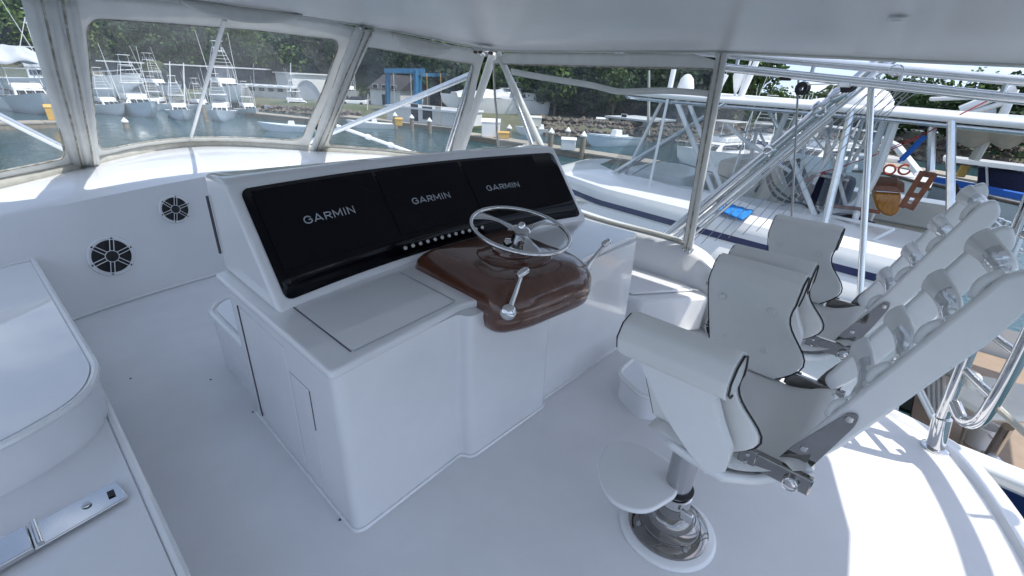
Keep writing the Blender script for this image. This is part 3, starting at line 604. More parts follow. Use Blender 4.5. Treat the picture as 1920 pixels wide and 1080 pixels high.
# hull, side deck, house
def nhull(u, v):
    y = -6.5+19.5*u; c = 9.3; hb = 2.75*(1-max(0, (u-.5)/.5)**2.3); zs = -2.15+.9*u**2; k = v
    return Vector((c-hb*(.86+.14*k), y+.5*k*u**3, WATER-.4+(zs-WATER+.4)*k))
def nhull2(u, v): q = nhull(u, v); return Vector((18.6-q.x, q.y, q.z))
h = NBM(); h.grid(nhull, 24, 8); h.grid(nhull2, 24, 8); h.grid(lambda u, v: nhull(0, v).lerp(nhull2(0, v), u), 4, 8); h.part('hull', WHITE)
NBM().grid(lambda u, v: (lambda a, b: Vector((a.x+(b.x-a.x)*v, a.y, a.z+.03+.12*math.sin(math.pi*v))))(nhull(.3+.7*u, 1), nhull2(.3+.7*u, 1)), 24, 8).part('side_deck', WHITE)
NBM().grid(lambda u, v: nhull(u, .86+.13*v)+Vector((-.012, 0, 0)), 24, 2).part('hull_stripe', NAVY)
# house side, flare in towards the stripe, stripe, bridge brow above
ED = Poly([(7.0, -.55, -.38), (7.0, .6, -.36), (7.05, 2.6, -.32), (7.2, 4.4, -.3), (7.7, 5.7, -.3), (8.6, 6.5, -.34), (9.9, 6.8, -.36)])     # lower edge of the navy band
def side(u, lo, hi, nx=0, up=0):
    q = ED(u); return q
def brow(u, v):
    q = ED(u); c = Vector((9.3, 1.6 if q.y > 1.6 else q.y, 0)); d = (Vector((c.x, c.y, q.z))-q); d.normalize()
    pr = [(0, 0), (.03, .22), (.10, .34), (.35, .42), (.85, .50), (1.1, .52)]
    t = v*(len(pr)-1); i = min(int(t), len(pr)-2); f = t-i; a = pr[i]; b = pr[i+1]
    return q+d*(a[0]+(b[0]-a[0])*f)+Vector((0, 0, a[1]+(b[1]-a[1])*f))
NBM().grid(brow, 40, 10).part('bridge_brow', WHITE)
def band(u, v): q = ED(u); return brow(u, .035+.085*v)+Vector((-.012, .004, 0))
NBM().grid(band, 40, 3).part('navy_band', NAVY)
def house(u, v):
    q = ED(u); out = Vector((.0, 0, 0)); pr = [(0, 0), (-.14, -.22), (-.16, -.42), (-.05, -.44), (.04, -1.2), (.0, -1.75)]
    c = Vector((9.3, 1.6 if q.y > 1.6 else q.y, q.z)); d = (c-q).normalized(); t = v*(len(pr)-1); i = min(int(t), len(pr)-2); f = t-i; a = pr[i]; b = pr[i+1]
    return q+d*(a[0]+(b[0]-a[0])*f)+Vector((0, 0, a[1]+(b[1]-a[1])*f))
NBM().grid(house, 40, 10).part('house_side', WHITE)
def win(u, v): return house(.08+.8*u, .66+.12*v)+Vector((-.02, .01, 0))
NBM().grid(win, 36, 3).part('side_window', DARKWIN)
NBM().grid(lambda u, v: house(u, .52+.03*v)+Vector((-.02, 0, .0)), 40, 1).part('drip_rail', CREAM)
NBM().box(7.3, 11.3, -.55, 5.4, -.32, -.3).part('bridge_floor', CREAM)
NBM().hexa([(8.1, 3.2, -.3), (10.5, 3.2, -.3), (10.2, 5.0, -.3), (8.4, 5.0, -.3)], [(8.2, 3.3, .28), (10.4, 3.3, .28), (10.0, 4.7, .24), (8.6, 4.7, .24)]).part('front_seat', WHITE, bevel=.06)
NBM().add([brow(.03, .6)+Vector((0, 0, .02))]*0, []) if False else None
# blue mat spread on the brow
bm_ = [aZ(1336, 396, .06), aZ(1352, 384, .08), aZ(1412, 402, .08), aZ(1390, 419, .06)]
mt_ = empty('deck_mat', bm_[0], 'bright blue rubber mat lying on the white brow of the next boat', 'mat')
def matf(u, v): q = bm_[0].lerp(bm_[3], u).lerp(bm_[1].lerp(bm_[2], u), v); return q-bm_[0]+Vector((0, 0, .05+.012*math.sin(u*22)*math.sin(v*9)))
MB().grid(matf, 24, 10).build('mat_sheet', BLUEM, mt_, solid=.02, sharp=0)
# hardtop of the next boat: white rounded edge, grey soffit
HT = Poly([(12.2, 6.0, 1.62), (9.4, 5.4, 1.66), (8.1, 4.6, 1.65), (7.75, 3.6, 1.63), (7.75, 1.0, 1.61), (7.75, -1.0, 1.56), (7.8, -4.0, 1.46)])
def htf(u, v): q = HT(u); q2 = Vector((10.4+(q.x-10.4)*.0, q.y, q.z+.10)); w = q.lerp(q2, v); w.z = q.z+.08*math.sin(v*math.pi/2); return w
NBM().grid(lambda u, v: (lambda q: Vector((q.x+(11.9-q.x)*v, q.y, q.z+.035+.03*math.sin(math.pi*v))))(HT(.18+.82*u)), 30, 10).part('hardtop', WHITE)
NBM().grid(lambda u, v: (lambda q: Vector((q.x+(11.9-q.x)*v, q.y, q.z-.05)))(HT(.18+.82*u)), 30, 6).part('soffit', CEIL)
NBM().tube([HT(.18+.82*i/40) for i in range(41)], .045, 12).part('hardtop_edge', WHITE)
NBM().tube([HT(.18+.82*i/40)+Vector((.03, 0, -.085)) for i in range(41)], .028, 8).part('edge_gutter', ALU)
NBM().tube([(11.9, 5.2, 1.66), (11.9, -4, 1.5)], .062, 8).part('hardtop_edge', WHITE)
def ntube(pts, r, mt=ALU, nm='hardtop_support', n=8): return NBM().tube(pts, r, n).part(nm, mt)
XN = 7.75
ntube([Nx(1206, 402, 7.55), Nx(1252, 186, XN)], 0.024, ALUW)
ntube([Nx(1104, 352, 8.0), Nx(1290, 238, 7.9), Nx(1362, 192, XN)], 0.031)
ntube([Nx(1112, 354, 8.0), Nx(1290, 245, 7.95)], 0.017, WIRE)
for dx in (0, 22): ntube([Nx(1268+dx, 188, XN+.05), Nx(1345+dx*.8, 380, 7.95)], 0.041 if dx == 0 else .035, ALUW)
ntube([Nx(1597, 205, XN), Nx(1543, 435, 7.6)], 0.051, ALU); ntube([Nx(1784, 226, XN), Nx(1780, 520, 7.5)], 0.044, ALU)
ntube([Nx(1480, 195, XN), Nx(1474, 215, 8.0), Nx(1385, 410, 8.6)], 0.041, ALUW)
ntube([Nx(1438, 200, XN+.1), Nx(1470, 262, 8.2)], 0.031)
ntube([Nx(1362, 232, 8.2), Nx(1395, 262, 8.2), Nx(1482, 322, 8.2)], 0.031, ALUW)
ntube([Nx(1476, 275, 8), Nx(1500, 335, 8), Nx(1538, 430, 7.9)], 0.037, ALUW)
ntube(bez([Nx(1680, 220, XN+.1), Nx(1640, 330, 8.1), Nx(1600, 385, 8.1), Nx(1540, 405, 8.1)], 6), .055, ALUW)
ntube([Nx(1662, 215, XN+.2), Nx(1622, 330, 8.2), Nx(1590, 470, 7.8)], 0.041, ALUW)
ntube([Nx(1545, 240, 8.6), Nx(1586, 385, 8.4)], 0.027, ALUW); ntube([Nx(1420, 240, 9), Nx(1400, 330, 9), Nx(1372, 440, 9)], 0.031, ALUW)
ntube([Nx(1548, 403, 8), Nx(1676, 430, 7.6)], 0.024, ALUW); ntube([Nx(1676, 430, 7.6), Nx(1618, 460, 7.4)], 0.020, ALUW); ntube([Nx(1545, 385, 8.2), Nx(1600, 398, 8.2)], 0.020, ALUW)
for a, b in (((1640, 395), (1595, 500)), ((1515, 230), (1500, 330)), ((1570, 260), (1525, 345))): ntube([Nx(*a, 8.3), Nx(*b, 8.3)], 0.024, ALUW)
for k_, (a, b) in enumerate((((1405, 235), (1372, 330)), ((1425, 250), (1468, 345)), ((1492, 215), (1462, 320)), ((1510, 238), (1585, 330)), ((1620, 222), (1575, 345)), ((1640, 235), (1600, 300)), ((1390, 300), (1480, 285)), ((1500, 322), (1590, 338)), ((1560, 225), (1545, 300)), ((1585, 250), (1640, 292)), ((1350, 255), (1440, 240)), ((1452, 372), (1548, 398)))):
    ntube([Nx(*a, 8.4+.25*(k_ % 4)), Nx(*b, 8.4+.25*(k_ % 3))], .014+.006*(k_ % 3), ALUW if k_ % 2 else ALU)
# its clear curtains
def ncurt(a, b, c, d, nm='clear_curtain', mt=CLEARN):
    return NBM().grid(lambda u, v: a.lerp(b, u).lerp(d.lerp(c, u), v)+Vector((.05*math.sin(9*u), 0, 0)), 12, 8).part(nm, mt)
ncurt(Nx(1262, 190, XN), Nx(1440, 205, XN), Nx(1350, 375, 7.75), Nx(1165, 335, 7.95)); ncurt(Nx(1240, 190, 9.6), Nx(1262, 190, XN), Nx(1165, 335, 7.95), Nx(1120, 340, 9.6))
ncurt(Nx(1440, 205, XN), Nx(1590, 215, XN), Nx(1500, 410, 7.8), Nx(1350, 375, 7.75)); ncurt(Nx(1590, 215, XN), Nx(1680, 222, XN), Nx(1610, 400, 7.8), Nx(1520, 410, 7.8))
NBM().tube([Nx(1240, 192, 8.2), Nx(1168, 335, 8.2)], .03, 6).part('curtain_edge', ALUW)
NBM().tube(bez([Nx(1165, 340, 7.9), Nx(1240, 302, 8.3), Nx(1330, 322, 8.3), Nx(1390, 345, 8.2)], 6), .012, 6).part('curtain_hem', WIRE)
# helm display seen from behind, console, seats, wooden helm pod and wooden ladder chair
NBM().hexa([Nx(1478, 352, 8.6), Nx(1520, 340, 8.6), Nx(1520, 340, 8.7), Nx(1478, 352, 8.7)], [Nx(1463, 305, 8.6), Nx(1500, 296, 8.6), Nx(1500, 296, 8.7), Nx(1463, 305, 8.7)]).part('helm_display', BLACK, bevel=.01)
NBM().box(8.9, 10.8, 1.9, 3.0, -.3, .62).part('helm_console', CREAM, bevel=.08)
NBM().box(9.9, 10.6, 1.0, 1.7, -.1, .45).part('covered_chair', NAVYC, bevel=.12)
NBM().box(10.7, 11.3, -.5, 1.5, -.3, .15).part('bench_seat', WHITE, bevel=.05)
w0 = Nx(1668, 372, 8.4); t = empty('wooden_helm_pod', w0, 'honey coloured varnished wooden helm pod on the next boat', 'helm pod')
def rel(px, py, x): return Nx(px, py, x)-w0
poly = [rel(1639, 360, 8.4), rel(1690, 363, 8.4), rel(1690, 385, 8.4), rel(1686, 398, 8.4), rel(1672, 407, 8.4), rel(1655, 403, 8.4), rel(1643, 390, 8.4), rel(1639, 376, 8.4)]
MB().hexa(poly, [q+Vector((.5, .1, .02)) for q in poly]).build('pod_body', TEAKL, t, bevel=.03)
poly = [rel(1632, 346, 8.35), rel(1682, 350, 8.35), rel(1697, 362, 8.35), rel(1640, 358, 8.35)]
MB().hexa(poly, [q+Vector((.3, .05, .09)) for q in poly]).build('pod_top', TEAKM, t, bevel=.01)
w1 = Nx(1700, 385, 8.2); t = empty('wooden_ladder_chair', w1, 'reddish varnished ladder back chair leaning beyond the wooden pod', 'chair')
def rel(px, py, x): return Nx(px, py, x)-w1
for a, b in (((1690, 388), (1730, 322)), ((1708, 392), (1753, 326))): MB().tube([rel(*a, 8.2), rel(*b, 8.1)], .045, 4).build('side_rail', TEAKM, t)
for k in range(4):
    f = k/3.0; a = rel(1693+36*f, 383-58*f, 8.18); b = rel(1711+41*f, 387-58*f, 8.18); MB().tube([a, b], .05, 4).build('slat', TEAKM, t)
# gear on the hardtop
d0 = aX(1605, 203, 9.2); MB().lathe([(.02, .26), (.16, .24), (.30, .14), (.33, .04), (.30, -.06)][::-1], 20, Matrix.Translation(Vector((0, 0, 0)))).build('x', WHITE) if False else None
def domed(px, py, x, r, h, label, nm='radar_dome', cat='radar dome'):
    q = aX(px, py, x); o = MB().lathe([(r*.7, 0), (r, h*.15), (r*.98, h*.45), (r*.75, h*.8), (r*.35, h*.97), (.01, h)], 22).build(nm, WHITE, sharp=60); o.location = q; return tag(o, label, cat)
domed(1607, 207, 9.0, .42, .34, 'low white dome on the next boat roof beside the leaning outrigger poles'); domed(1555, 203, 9.6, .36, .16, 'flat white dome left of the low white dome on the next boat roof')
domed(1282, 183, 9.4, .16, .42, 'tall white cone shaped antenna at the front of the next boat roof', 'satellite_dome', 'antenna')
t = empty('bulb_antenna', aX(1376, 186, 9.0), 'small white bulb shaped antenna on a stalk on the next boat roof', 'antenna'); MB().tube([(0, 0, 0), (0, 0, .16)], .025, 8).build('stalk', ALUW, t)
MB().lathe([(.03, .12), (.055, .2), (.10, .36), (.09, .43), (.04, .47), (.01, .475)], 18).build('bulb', WHITE, t)
for i, (a, b, r, l) in enumerate((((1388, 184), (1420, 112), .05, 'leaning white tower leg behind the bulb antenna'), ((1340, 180), (1362, 140), .045, 'leaning white tower leg just behind the grey stanchion'), ((1384, 184), (1410, 108), .02, 'thin white pole leaning beside the tower leg'), ((1253, 180), (1264, 128), .05, 'white pole rising from the front corner of the next boat roof'))):
    tag(MB().tube([aX(*a, 9.0), aX(*b, 9.0)], r, 8).build('tower_pole', ALUW), l, 'pole')
# awning and booms of the boat beyond, above the roof
t = empty('folded_awning', aX(1810, 225, 13), 'white folded awning with dark underside above the next boat roof', 'awning')
def rel(px, py, x=13): return aX(px, py, x)-t.location
MB().hexa([rel(1742, 190), rel(1900, 184), rel(1900, 184, 15), rel(1742, 190, 15)], [rel(1742, 182), rel(1900, 176), rel(1900, 176, 15), rel(1742, 182, 15)]).build('roof_panel', WHITE, t, bevel=.03)
MB().hexa([rel(1802, 214), rel(1868, 216), rel(1868, 216, 14), rel(1802, 214, 14)], [rel(1806, 202), rel(1868, 196), rel(1868, 196, 14), rel(1806, 202, 14)]).build('folded_cloth', TARP, t, bevel=.06)
MB().tube([rel(1800, 207), rel(1905, 165)], .09, 8).build('boom', ALUW, t); MB().tube([rel(1902, 168), rel(1880, 216)], .07, 8).build('strut', ALUW, t); MB().tube([rel(1820, 212), rel(1930, 178)], .05, 8).build('boom', ALUW, t)
t = empty('sun_awning', aX(1860, 235, 10.5), 'cream cloth awning hanging in scallops under the next boat roof edge', 'awning')
def aw(u, v):
    a = aX(1790+140*u, 238+7*u, 8.6); b = aX(1790+140*u, 262+4*u+14*abs(math.sin(u*math.pi*2.2)), 10.4); return a.lerp(b, v)-t.location
MB().grid(aw, 30, 6).build('cloth', CREAMV, t, solid=.01)
MB().tube([aX(1852, 255, 10.4)-t.location, aX(1826, 300, 10.4)-t.location], .07, 8).build('post', ALUW, t)
t = empty('mast_step', aX(1746, 240, 9), 'dark bundle of lashed blocks and grey post under the next boat roof', 'post')
MB().tube([aX(1749, 215, 9)-t.location, aX(1744, 320, 9)-t.location], .05, 8).build('post', ALU, t)
for k in range(6): MB().ball(aX(1742+random.uniform(-10, 16), 226+random.uniform(-6, 22), 9)-t.location, .08, .08, .06).build('block', BLACK, t)

# lines and cables round the next boat
def cable(pts, r, mt, label, x=8.0, nm='cable', cat='cable', grp=None):
    o = MB().tube(bez([aX(p[0], p[1], p[2] if len(p) > 2 else x) for p in pts], 8), r, 6).build(nm, mt); return tag(o, label, cat, grp)
cable([(1436, 305), (1440, 340), (1452, 365), (1475, 378), (1500, 380), (1530, 395)], 0.022, ROPE, 'black cable looping down below the crossed poles')
cable([(1434, 305), (1428, 335), (1416, 360)], 0.019, ROPE, 'short black cable hanging left of the loop')
cable([(1530, 395), (1520, 410), (1505, 405), (1495, 395)], 0.016, ROPE, 'small black cable loop near the base of the helm tube')
cable([(1460, 388), (1480, 380), (1510, 376), (1525, 380)], 0.019, WIRE, 'grey hose crossing behind the near chair')
cable([(1478, 276), (1500, 260), (1530, 240), (1577, 204)], 0.024, ROPE, 'black line running up beside the thick pipe')
cable([(1545, 412), (1570, 408), (1605, 410), (1620, 430), (1612, 468)], 0.027, ROPE, 'black cable draped round the right hand pipes')
cable([(1490, 365), (1505, 375), (1495, 345), (1515, 372), (1530, 392)], 0.027, ROPE, 'tangled black cable round the sloping white tube')
cable([(1790, 345), (1800, 375), (1815, 390), (1822, 402)], 0.030, ROPE, 'black line hanging behind the far chair top')
cable([(1438, 300), (1450, 345), (1480, 372), (1520, 388), (1537, 400)], .018, ROPE, 'second black cable hanging close beside the long loop')
cable([(1500, 340), (1508, 362), (1520, 376), (1540, 380), (1560, 372)], .02, ROPE, 'black cable bundle behind the helm tube of the next boat')
cable([(1540, 408), (1575, 402), (1600, 406), (1640, 420)], .022, ROPE, 'thick black cable lying along the white cross tube')
cable([(1560, 386), (1610, 392), (1650, 398)], .03, TEAKM, 'reddish wooden rail low behind the crossing pipes')
cable([(1420, 262), (1445, 285), (1470, 310)], .012, BLUELINE, 'blue line on the crossing poles')
cable([(1535, 325), (1600, 305), (1700, 268), (1800, 215), (1890, 170)], .008, REDLINE, 'thin red line rising to the right over the next boat')
cable([(1480, 350), (1560, 320), (1640, 290), (1720, 255)], .006, REDLINE, 'faint red line low across the clear curtains')
cable([(1690, 300), (1715, 275), (1735, 255)], .035, BLUELINE, 'thick blue strap stretched to the lashed post')
cable([(1684, 304), (1690, 300)], .015, BLUELINE, 'tail of the blue strap')
for i in range(8):
    x0 = 1262+i*26; cable([(x0, 470-i*6), (x0+150, 320-i*8), (x0+300, 170-i*2)], .004, WIRE, ['first','second','third','fourth','fifth','sixth','seventh','last'][i]+' thin steel rigging wire counted from the grey stanchion', x=5.6, nm='rigging_wire', cat='wire', grp='slanting rigging wires')
for i in range(5):
    x0 = 1560+i*24; cable([(x0, 250-i*6), (x0+40, 205-i*6), (x0+85, 158-i*5)], .005, WIRE, ['first','second','third','fourth','last'][i]+' thin wire above the next boat roof counted from the black blocks', x=6.5, nm='rigging_wire', cat='wire', grp='slanting rigging wires')

# aft part of the next boat: cockpit, ladder, tender, pedestal, bucket
NBM().box(6.7, 11.8, -7.0, -.9, -2.7, -2.6).part('cockpit_deck', TANDECK)
NBM().box(6.62, 6.95, -7.0, -1.2, -2.6, -2.0).part('coaming', WHITE, bevel=.06)
NBM().hexa([Nx(1700, 560, 9.6), Nx(1775, 600, 8.8), Nx(1775, 600, 10.5), Nx(1700, 560, 11)], [Nx(1712, 505, 9.6), Nx(1790, 535, 8.8), Nx(1800, 520, 10.5), Nx(1720, 480, 11)]).part('aft_seat', CREAM, bevel=.06)
NBM().hexa([Nx(1640, 640, 7.7), Nx(1690, 620, 7.7), Nx(1740, 560, 9.0), Nx(1700, 560, 9.0)], [Nx(1640, 590, 7.7), Nx(1690, 585, 7.7), Nx(1745, 530, 9.0), Nx(1700, 520, 9.0)]).part('locker', WHITE, bevel=.05)
for r in ((1690, 552, 1720, 545, 1735, 560), (1785, 440, 1860, 430, 1915, 470)):
    NBM().tube(bez([Nx(r[0], r[1], 8.4), Nx(r[2], r[3], 8.6), Nx(r[4], r[5], 8.9)], 6), .02, 6).part('grab_rail', ALU)
ladr = empty('boarding_ladder', Nx(1760, 560, 8.6), 'white tubular boarding ladder at the stern of the next boat', 'ladder')
def lrel(px, py, x=8.6): return Nx(px, py, x)-ladr.location
MB().tube(bez([lrel(1732, 575), lrel(1760, 470), lrel(1800, 432), lrel(1868, 432), lrel(1872, 455)], 6), .035, 8).build('side_rail', ALUW, ladr)
MB().tube([lrel(1795, 445), lrel(1845, 450)], .03, 8).build('rung', ALUW, ladr); MB().tube([lrel(1780, 470), lrel(1835, 476)], .03, 8).build('rung', ALUW, ladr); MB().tube([lrel(1745, 520), lrel(1770, 540)], .03, 8).build('rung', ALUW, ladr)
def hoop(P, label):
    o = MB().tube(bez([Nx(p[0], p[1], 9.4) for p in P], 6), .028, 8).build('bent_rail', ALU); tag(o, label, 'rail')
hoop([(1790, 410), (1825, 400), (1870, 418), (1888, 450), (1882, 480)], 'bent grey rail arching behind the two chair backs')
# rack of aluminium rod tubes
rk = empty('rod_rack', Nx(1880, 420, 10), 'rack of bright aluminium rod tubes beyond the chair backs', 'rod rack')
for i in range(7):
    a = Nx(1832+12*i, 425+7*i, 10)-rk.location; b = Nx(1850+13*i, 398+5.5*i, 10)-rk.location; MB().tube([a, b], .05, 10).build('rod_tube', ALU, rk)
MB().tube([Nx(1822, 430, 10.1)-rk.location, Nx(1915, 475, 10.1)-rk.location], .03, 8).build('cross_bar', ALU, rk)
# white hull like tender / table in the cockpit, pedestal, bucket, hose
t = empty('cockpit_table', (8.6, -1.9, -2.6), 'cream oval fish table on a steel pedestal in the cockpit below', 'table')
tp = [aZ(1765, 745, -1.75), aZ(1800, 705, -1.75), aZ(1960, 740, -1.75), aZ(1960, 800, -1.75), aZ(1850, 792, -1.75)]
MB().hexa([p-t.location for p in tp], [p-t.location+Vector((0, 0, .1)) for p in tp]).build('table_top', CREAM, t, bevel=.05)
ft = aZ(1848, 868, -2.6)-t.location; MB().tube([ft, aZ(1890, 800, -1.85)-t.location], .06, 12).build('pedestal', STEEL, t); MB().lathe([(.24, 0), (.24, .03), (.12, .05), (.11, .12)], 20, Matrix.Translation(ft)).build('foot_plate', CHROME, t)
bk = aZ(1828, 832, -2.6); t = empty('bucket', bk, 'white plastic bucket with wire handle on the tan cockpit deck', 'bucket')
MB().lathe([(.13, 0), (.15, .3), (.165, .3), (.165, .34), (.15, .34), (.14, .28), (.12, .02)], 22).build('pail', WHITE, t); MB().tube(bez([(-.16, 0, .32), (-.1, -.14, .2), (.05, -.2, .14), (.16, 0, .32)], 6), .008, 6).build('handle', WIRE, t)
for px, py, l in ((1918, 942, 'black rubber boot at the right edge of the tan deck'),):
    q = aZ(px, py, -2.6); o = MB().ball((0, 0, .08), .22, .12, .09).build('boot', BLACK); o.location = q; tag(o, l, 'boot')
o = MB().tube(bez([aZ(1810, 800, -2.1), aZ(1795, 850, -2.55), aZ(1790, 880, -2.58)], 6), .02, 6).build('grey_hose', STEEL); tag(o, 'grey hose hanging beside the bucket', 'hose')
NBM().hexa([Nx(1740, 690, 8.8), Nx(1830, 730, 8.2), Nx(1830, 730, 9.2), Nx(1740, 690, 9.9)], [Nx(1750, 672, 8.8), Nx(1835, 705, 8.2), Nx(1840, 700, 9.2), Nx(1750, 665, 9.9)]).part('transom_rail', WHITE, bevel=.04)
for i in range(4): NBM().tube([Nx(1738+10*i, 675, 9), Nx(1742+9*i, 770, 8.7)], .03, 6).part('stern_rail', ALUW)
NBM().tube([Nx(1715, 720, 7.4), Nx(1755, 800, 7.3)], .03, 8).part('side_pole', ALUW); NBM().tube([Nx(1722, 718, 7.4), Nx(1760, 795, 7.3)], .018, 8).part('side_pole', ALUW)

# ------------------------------------------------------------------ boats on the far side of the harbour, right
def farhull(pts_top, drop, inward, z, mt, name, label, cat='boat'):
    P = [aR(*p) for p in pts_top]; t = empty(name, (P[0].x, P[0].y, WATER), label, cat)
    o = t.location; n = len(P)
    top = [p-o for p in P]; low = [Vector((p.x, p.y, 0))*1.0-Vector((o.x, o.y, 0))+Vector((p.x, p.y, 0)).normalized()*.3 for p in P]; back = [q+Vector((p.x, p.y, 0)).normalized()*inward for p, q in zip(P, top)]
    b = MB(); b.add(top+low+back, [(i, i+1, n+i+1, n+i) for i in range(n-1)]+[(i, 2*n+i, 2*n+i+1, i+1) for i in range(n-1)]+[(0, n, 2*n), (n-1, 3*n-1, 2*n-1)]); b.build('hull', mt, t)
    rb = MB().tube([q+Vector((0, 0, -.1)) for q in top], .09, 6).build('rub_rail', BARK, t)
    return t
fh = farhull([(1640, 318, 44), (1690, 330, 42), (1790, 352, 39), (1935, 384, 35)], 1, 4.5, 0, GREYHULL, 'workboat', 'long pale hulled work boat with blue covering board across the harbour')
def fr(px, py, r): return aR(px, py, r)-fh.location
MB().tube([fr(1655, 318, 44.6), fr(1790, 343, 39.8), fr(1935, 372, 35.8)], .22, 4).build('covering_board', BLUELINE, fh)
MB().hexa([fr(1832, 352, 40), fr(1925, 370, 38), fr(1925, 360, 40.5), fr(1832, 345, 42.5)], [fr(1834, 314, 40), fr(1930, 326, 38), fr(1930, 320, 40.5), fr(1834, 310, 42.5)]).build('engine_cover', NAVYC, fh, bevel=.1)
MB().hexa([fr(1768, 302, 40), fr(1925, 322, 37), fr(1925, 318, 40), fr(1772, 297, 43)], [fr(1768, 294, 40), fr(1925, 313, 37), fr(1925, 308, 40), fr(1772, 290, 43)]).build('flat_roof', WHITE, fh)
for a, b in (((1775, 303), (1778, 350)), ((1850, 312), (1852, 360)), ((1910, 320), (1912, 372))): MB().tube([fr(*a, 39.5), fr(*b, 39.5)], .06, 6).build('roof_post', ALUW, fh)
for px, py in ((1818, 357), (1880, 368)): MB().tube([fr(px-5, py, 38.3), fr(px+5, py+1, 38.1)], .1, 4).build('port_hole', DARKWIN, fh)
a = aR(1804, 322, 40); o = MB().hexa([(-.22, -.1, -.32), (.22, -.1, -.32), (.22, .1, -.32), (-.22, .1, -.32)], [(-.2, -.1, .38), (.27, -.1, .38), (.27, .1, .38), (-.2, .1, .38)]).build('life_raft_box', YELLOW, bevel=.05); o.location = a; o.rotation_euler.z = -1.3; tag(o, 'bright yellow life raft box hanging at the far boat roof', 'box')
fb = farhull([(1600, 318, 42), (1660, 322, 38), (1720, 338, 35), (1745, 352, 34)], 1, 3.5, 0, WHITE, 'launch', 'white launch with slanted arch and orange life rings beyond the wooden pod')
def fr(px, py, r): return aR(px, py, r)-fb.location
MB().tube([fr(1655, 262, 39), fr(1682, 275, 37.5), fr(1722, 325, 36)], .22, 8).build('arch', WHITE, fb); MB().tube([fr(1628, 280, 39), fr(1672, 272, 38)], .18, 8).build('arch', WHITE, fb)
MB().hexa([fr(1608, 320, 40), fr(1650, 322, 38), fr(1650, 318, 41), fr(1610, 316, 43)], [fr(1610, 292, 40), fr(1650, 290, 38), fr(1650, 286, 41), fr(1612, 288, 43)]).build('cabin', BLUEHULL, fb, bevel=.1)
for px in (1668, 1696):
    c = aR(px, 318, 36.3); pts = [c+Vector((.25, .1, 0)).normalized()*0+Vector((.0, .28*math.cos(a), .28*math.sin(a))) for a in [i*math.pi/8 for i in range(16)]]
    o = MB().tube(pts, .06, 8, closed=True).build('life_ring', ORANGE); tag(o, 'left orange life ring on the white launch' if px == 1668 else 'right orange life ring on the white launch', 'life ring')
for i, (px, py, w, l, mt) in enumerate(((1345, 282, 46, 'white motor boat with a row of small windows seen through the curtains', WHITE), (1480, 262, 60, 'white cabin boat seen through the next boat curtains', WHITE), (1540, 282, 50, 'blue covered boat behind the thick pipe', BLUEHULL), (1420, 270, 56, 'white fishing boat lying behind the crossed poles of the next boat', WHITE), (1590, 272, 58, 'white boat glimpsed between the two vertical pipes', WHITE))):
    p = aR(px, py+18, w); p.z = WATER; sportfish(l, p, [1.4, .9, 1.2, 1.8, .6][i], [.8, .8, .8, .7, .7][i], mt, i in (1, 3))
# quay on the right shore
for (a, b, l) in (((1330, 268, 64), (1640, 285, 58), 'concrete quay behind the next boat curtains'), ((1640, 290, 58), (1960, 335, 52), 'concrete quay along the right hand shore')):
    A = aR(*a); B = aR(*b); A.z = B.z = WATER; dock(B, A, 2.5, l)

# ================================================================== OUR BRIDGE
# deck floor with curved after edge
AFT = [(3.24, -.22), (3.18, -.40), (3.07, -.54), (2.78, -.68), (2.44, -.79), (2.0, -.88), (1.5, -.93), (.6, -.96), (-1.2, -.96)]
FL = [(-1.2, -.96), (-1.2, 2.5), (-.9, 3.7), (.02, 4.32), (1.03, 4.56), (1.7, 4.6), (2.4, 4.5), (3.05, 4.05), (3.42, 3.3), (3.5, 2.2), (3.50, 1.05), (3.34, .80), (3.26, .5), (3.26, 0)] + AFT[:-1]
tag(MB().prism(FL[::-1], -.12, 0).build('floor', FLOOR), kind='structure')
base = [(-1.2, -.9, 0), (-1.2, 2.5, 0), (-.9, 3.7, 0), (.02, 4.28, 0), (1.03, 4.52, 0), (1.7, 4.56, 0), (2.4, 4.45, 0), (3.05, 4.0, 0), (3.4, 3.3, 0), (3.45, 2.2, 0), (3.48, 1.35, 0), (3.47, 1.0, 0), (3.32, .76, 0), (3.25, .35, 0), (3.23, -.22, 0)] + [(x, y, -.01) for x, y in AFT[1:]]
top = [(-1.25, -.9, .6), (-1.25, 2.6, .65), (-1.0, 3.8, .76), (-.10, 4.36, .78), (1.0, 4.63, .85), (1.7, 4.75, .86), (2.45, 4.62, .85), (3.15, 4.12, .79), (3.45, 3.4, .68), (3.47, 2.2, .58), (3.5, 1.35, .56), (3.50, 1.02, .42), (3.36, .76, .12), (3.28, .35, .03), (3.25, -.24, .02)] + [(x+.02, y-.02, .016) for x, y in AFT[1:]]
rail = [(-1.45, -.9, .6), (-1.45, 2.7, .66), (-.9, 4.1, .86), (-.08, 4.88, .88), (.75, 5.9, .88), (1.6, 6.38, .88), (2.5, 5.44, .88), (3.4, 4.5, .84), (3.72, 3.5, .70), (3.75, 2.2, .6), (3.75, 1.35, .57), (3.70, 1.02, .43), (3.48, .74, .12), (3.36, .35, .02), (3.33, -.28, .0)] + [(x+.08+.0*i, y-.10, .0) for i, (x, y) in enumerate(AFT[1:])]
low = [(-1.8, -.9, -.6), (-1.8, 3.0, -.6), (-1.2, 5.2, .3), (-.4, 6.6, .45), (.6, 8.3, .4), (1.6, 9.2, .35), (3.0, 7.4, .4), (4.0, 5.4, .2), (4.25, 3.8, -.4), (4.25, 2.2, -.6), (4.25, 1.3, -.6), (4.0, 1.0, -.5), (3.6, .7, -.4), (3.42, .3, -.3), (3.38, -.35, -.3)] + [(x+.10, y-.14, -.30) for x, y in AFT[1:]]
def stations(P, n=5): return bez([Vector(p) for p in P], n)
rows = [stations(base), stations(top), None, None, stations(rail), None, stations(low)]
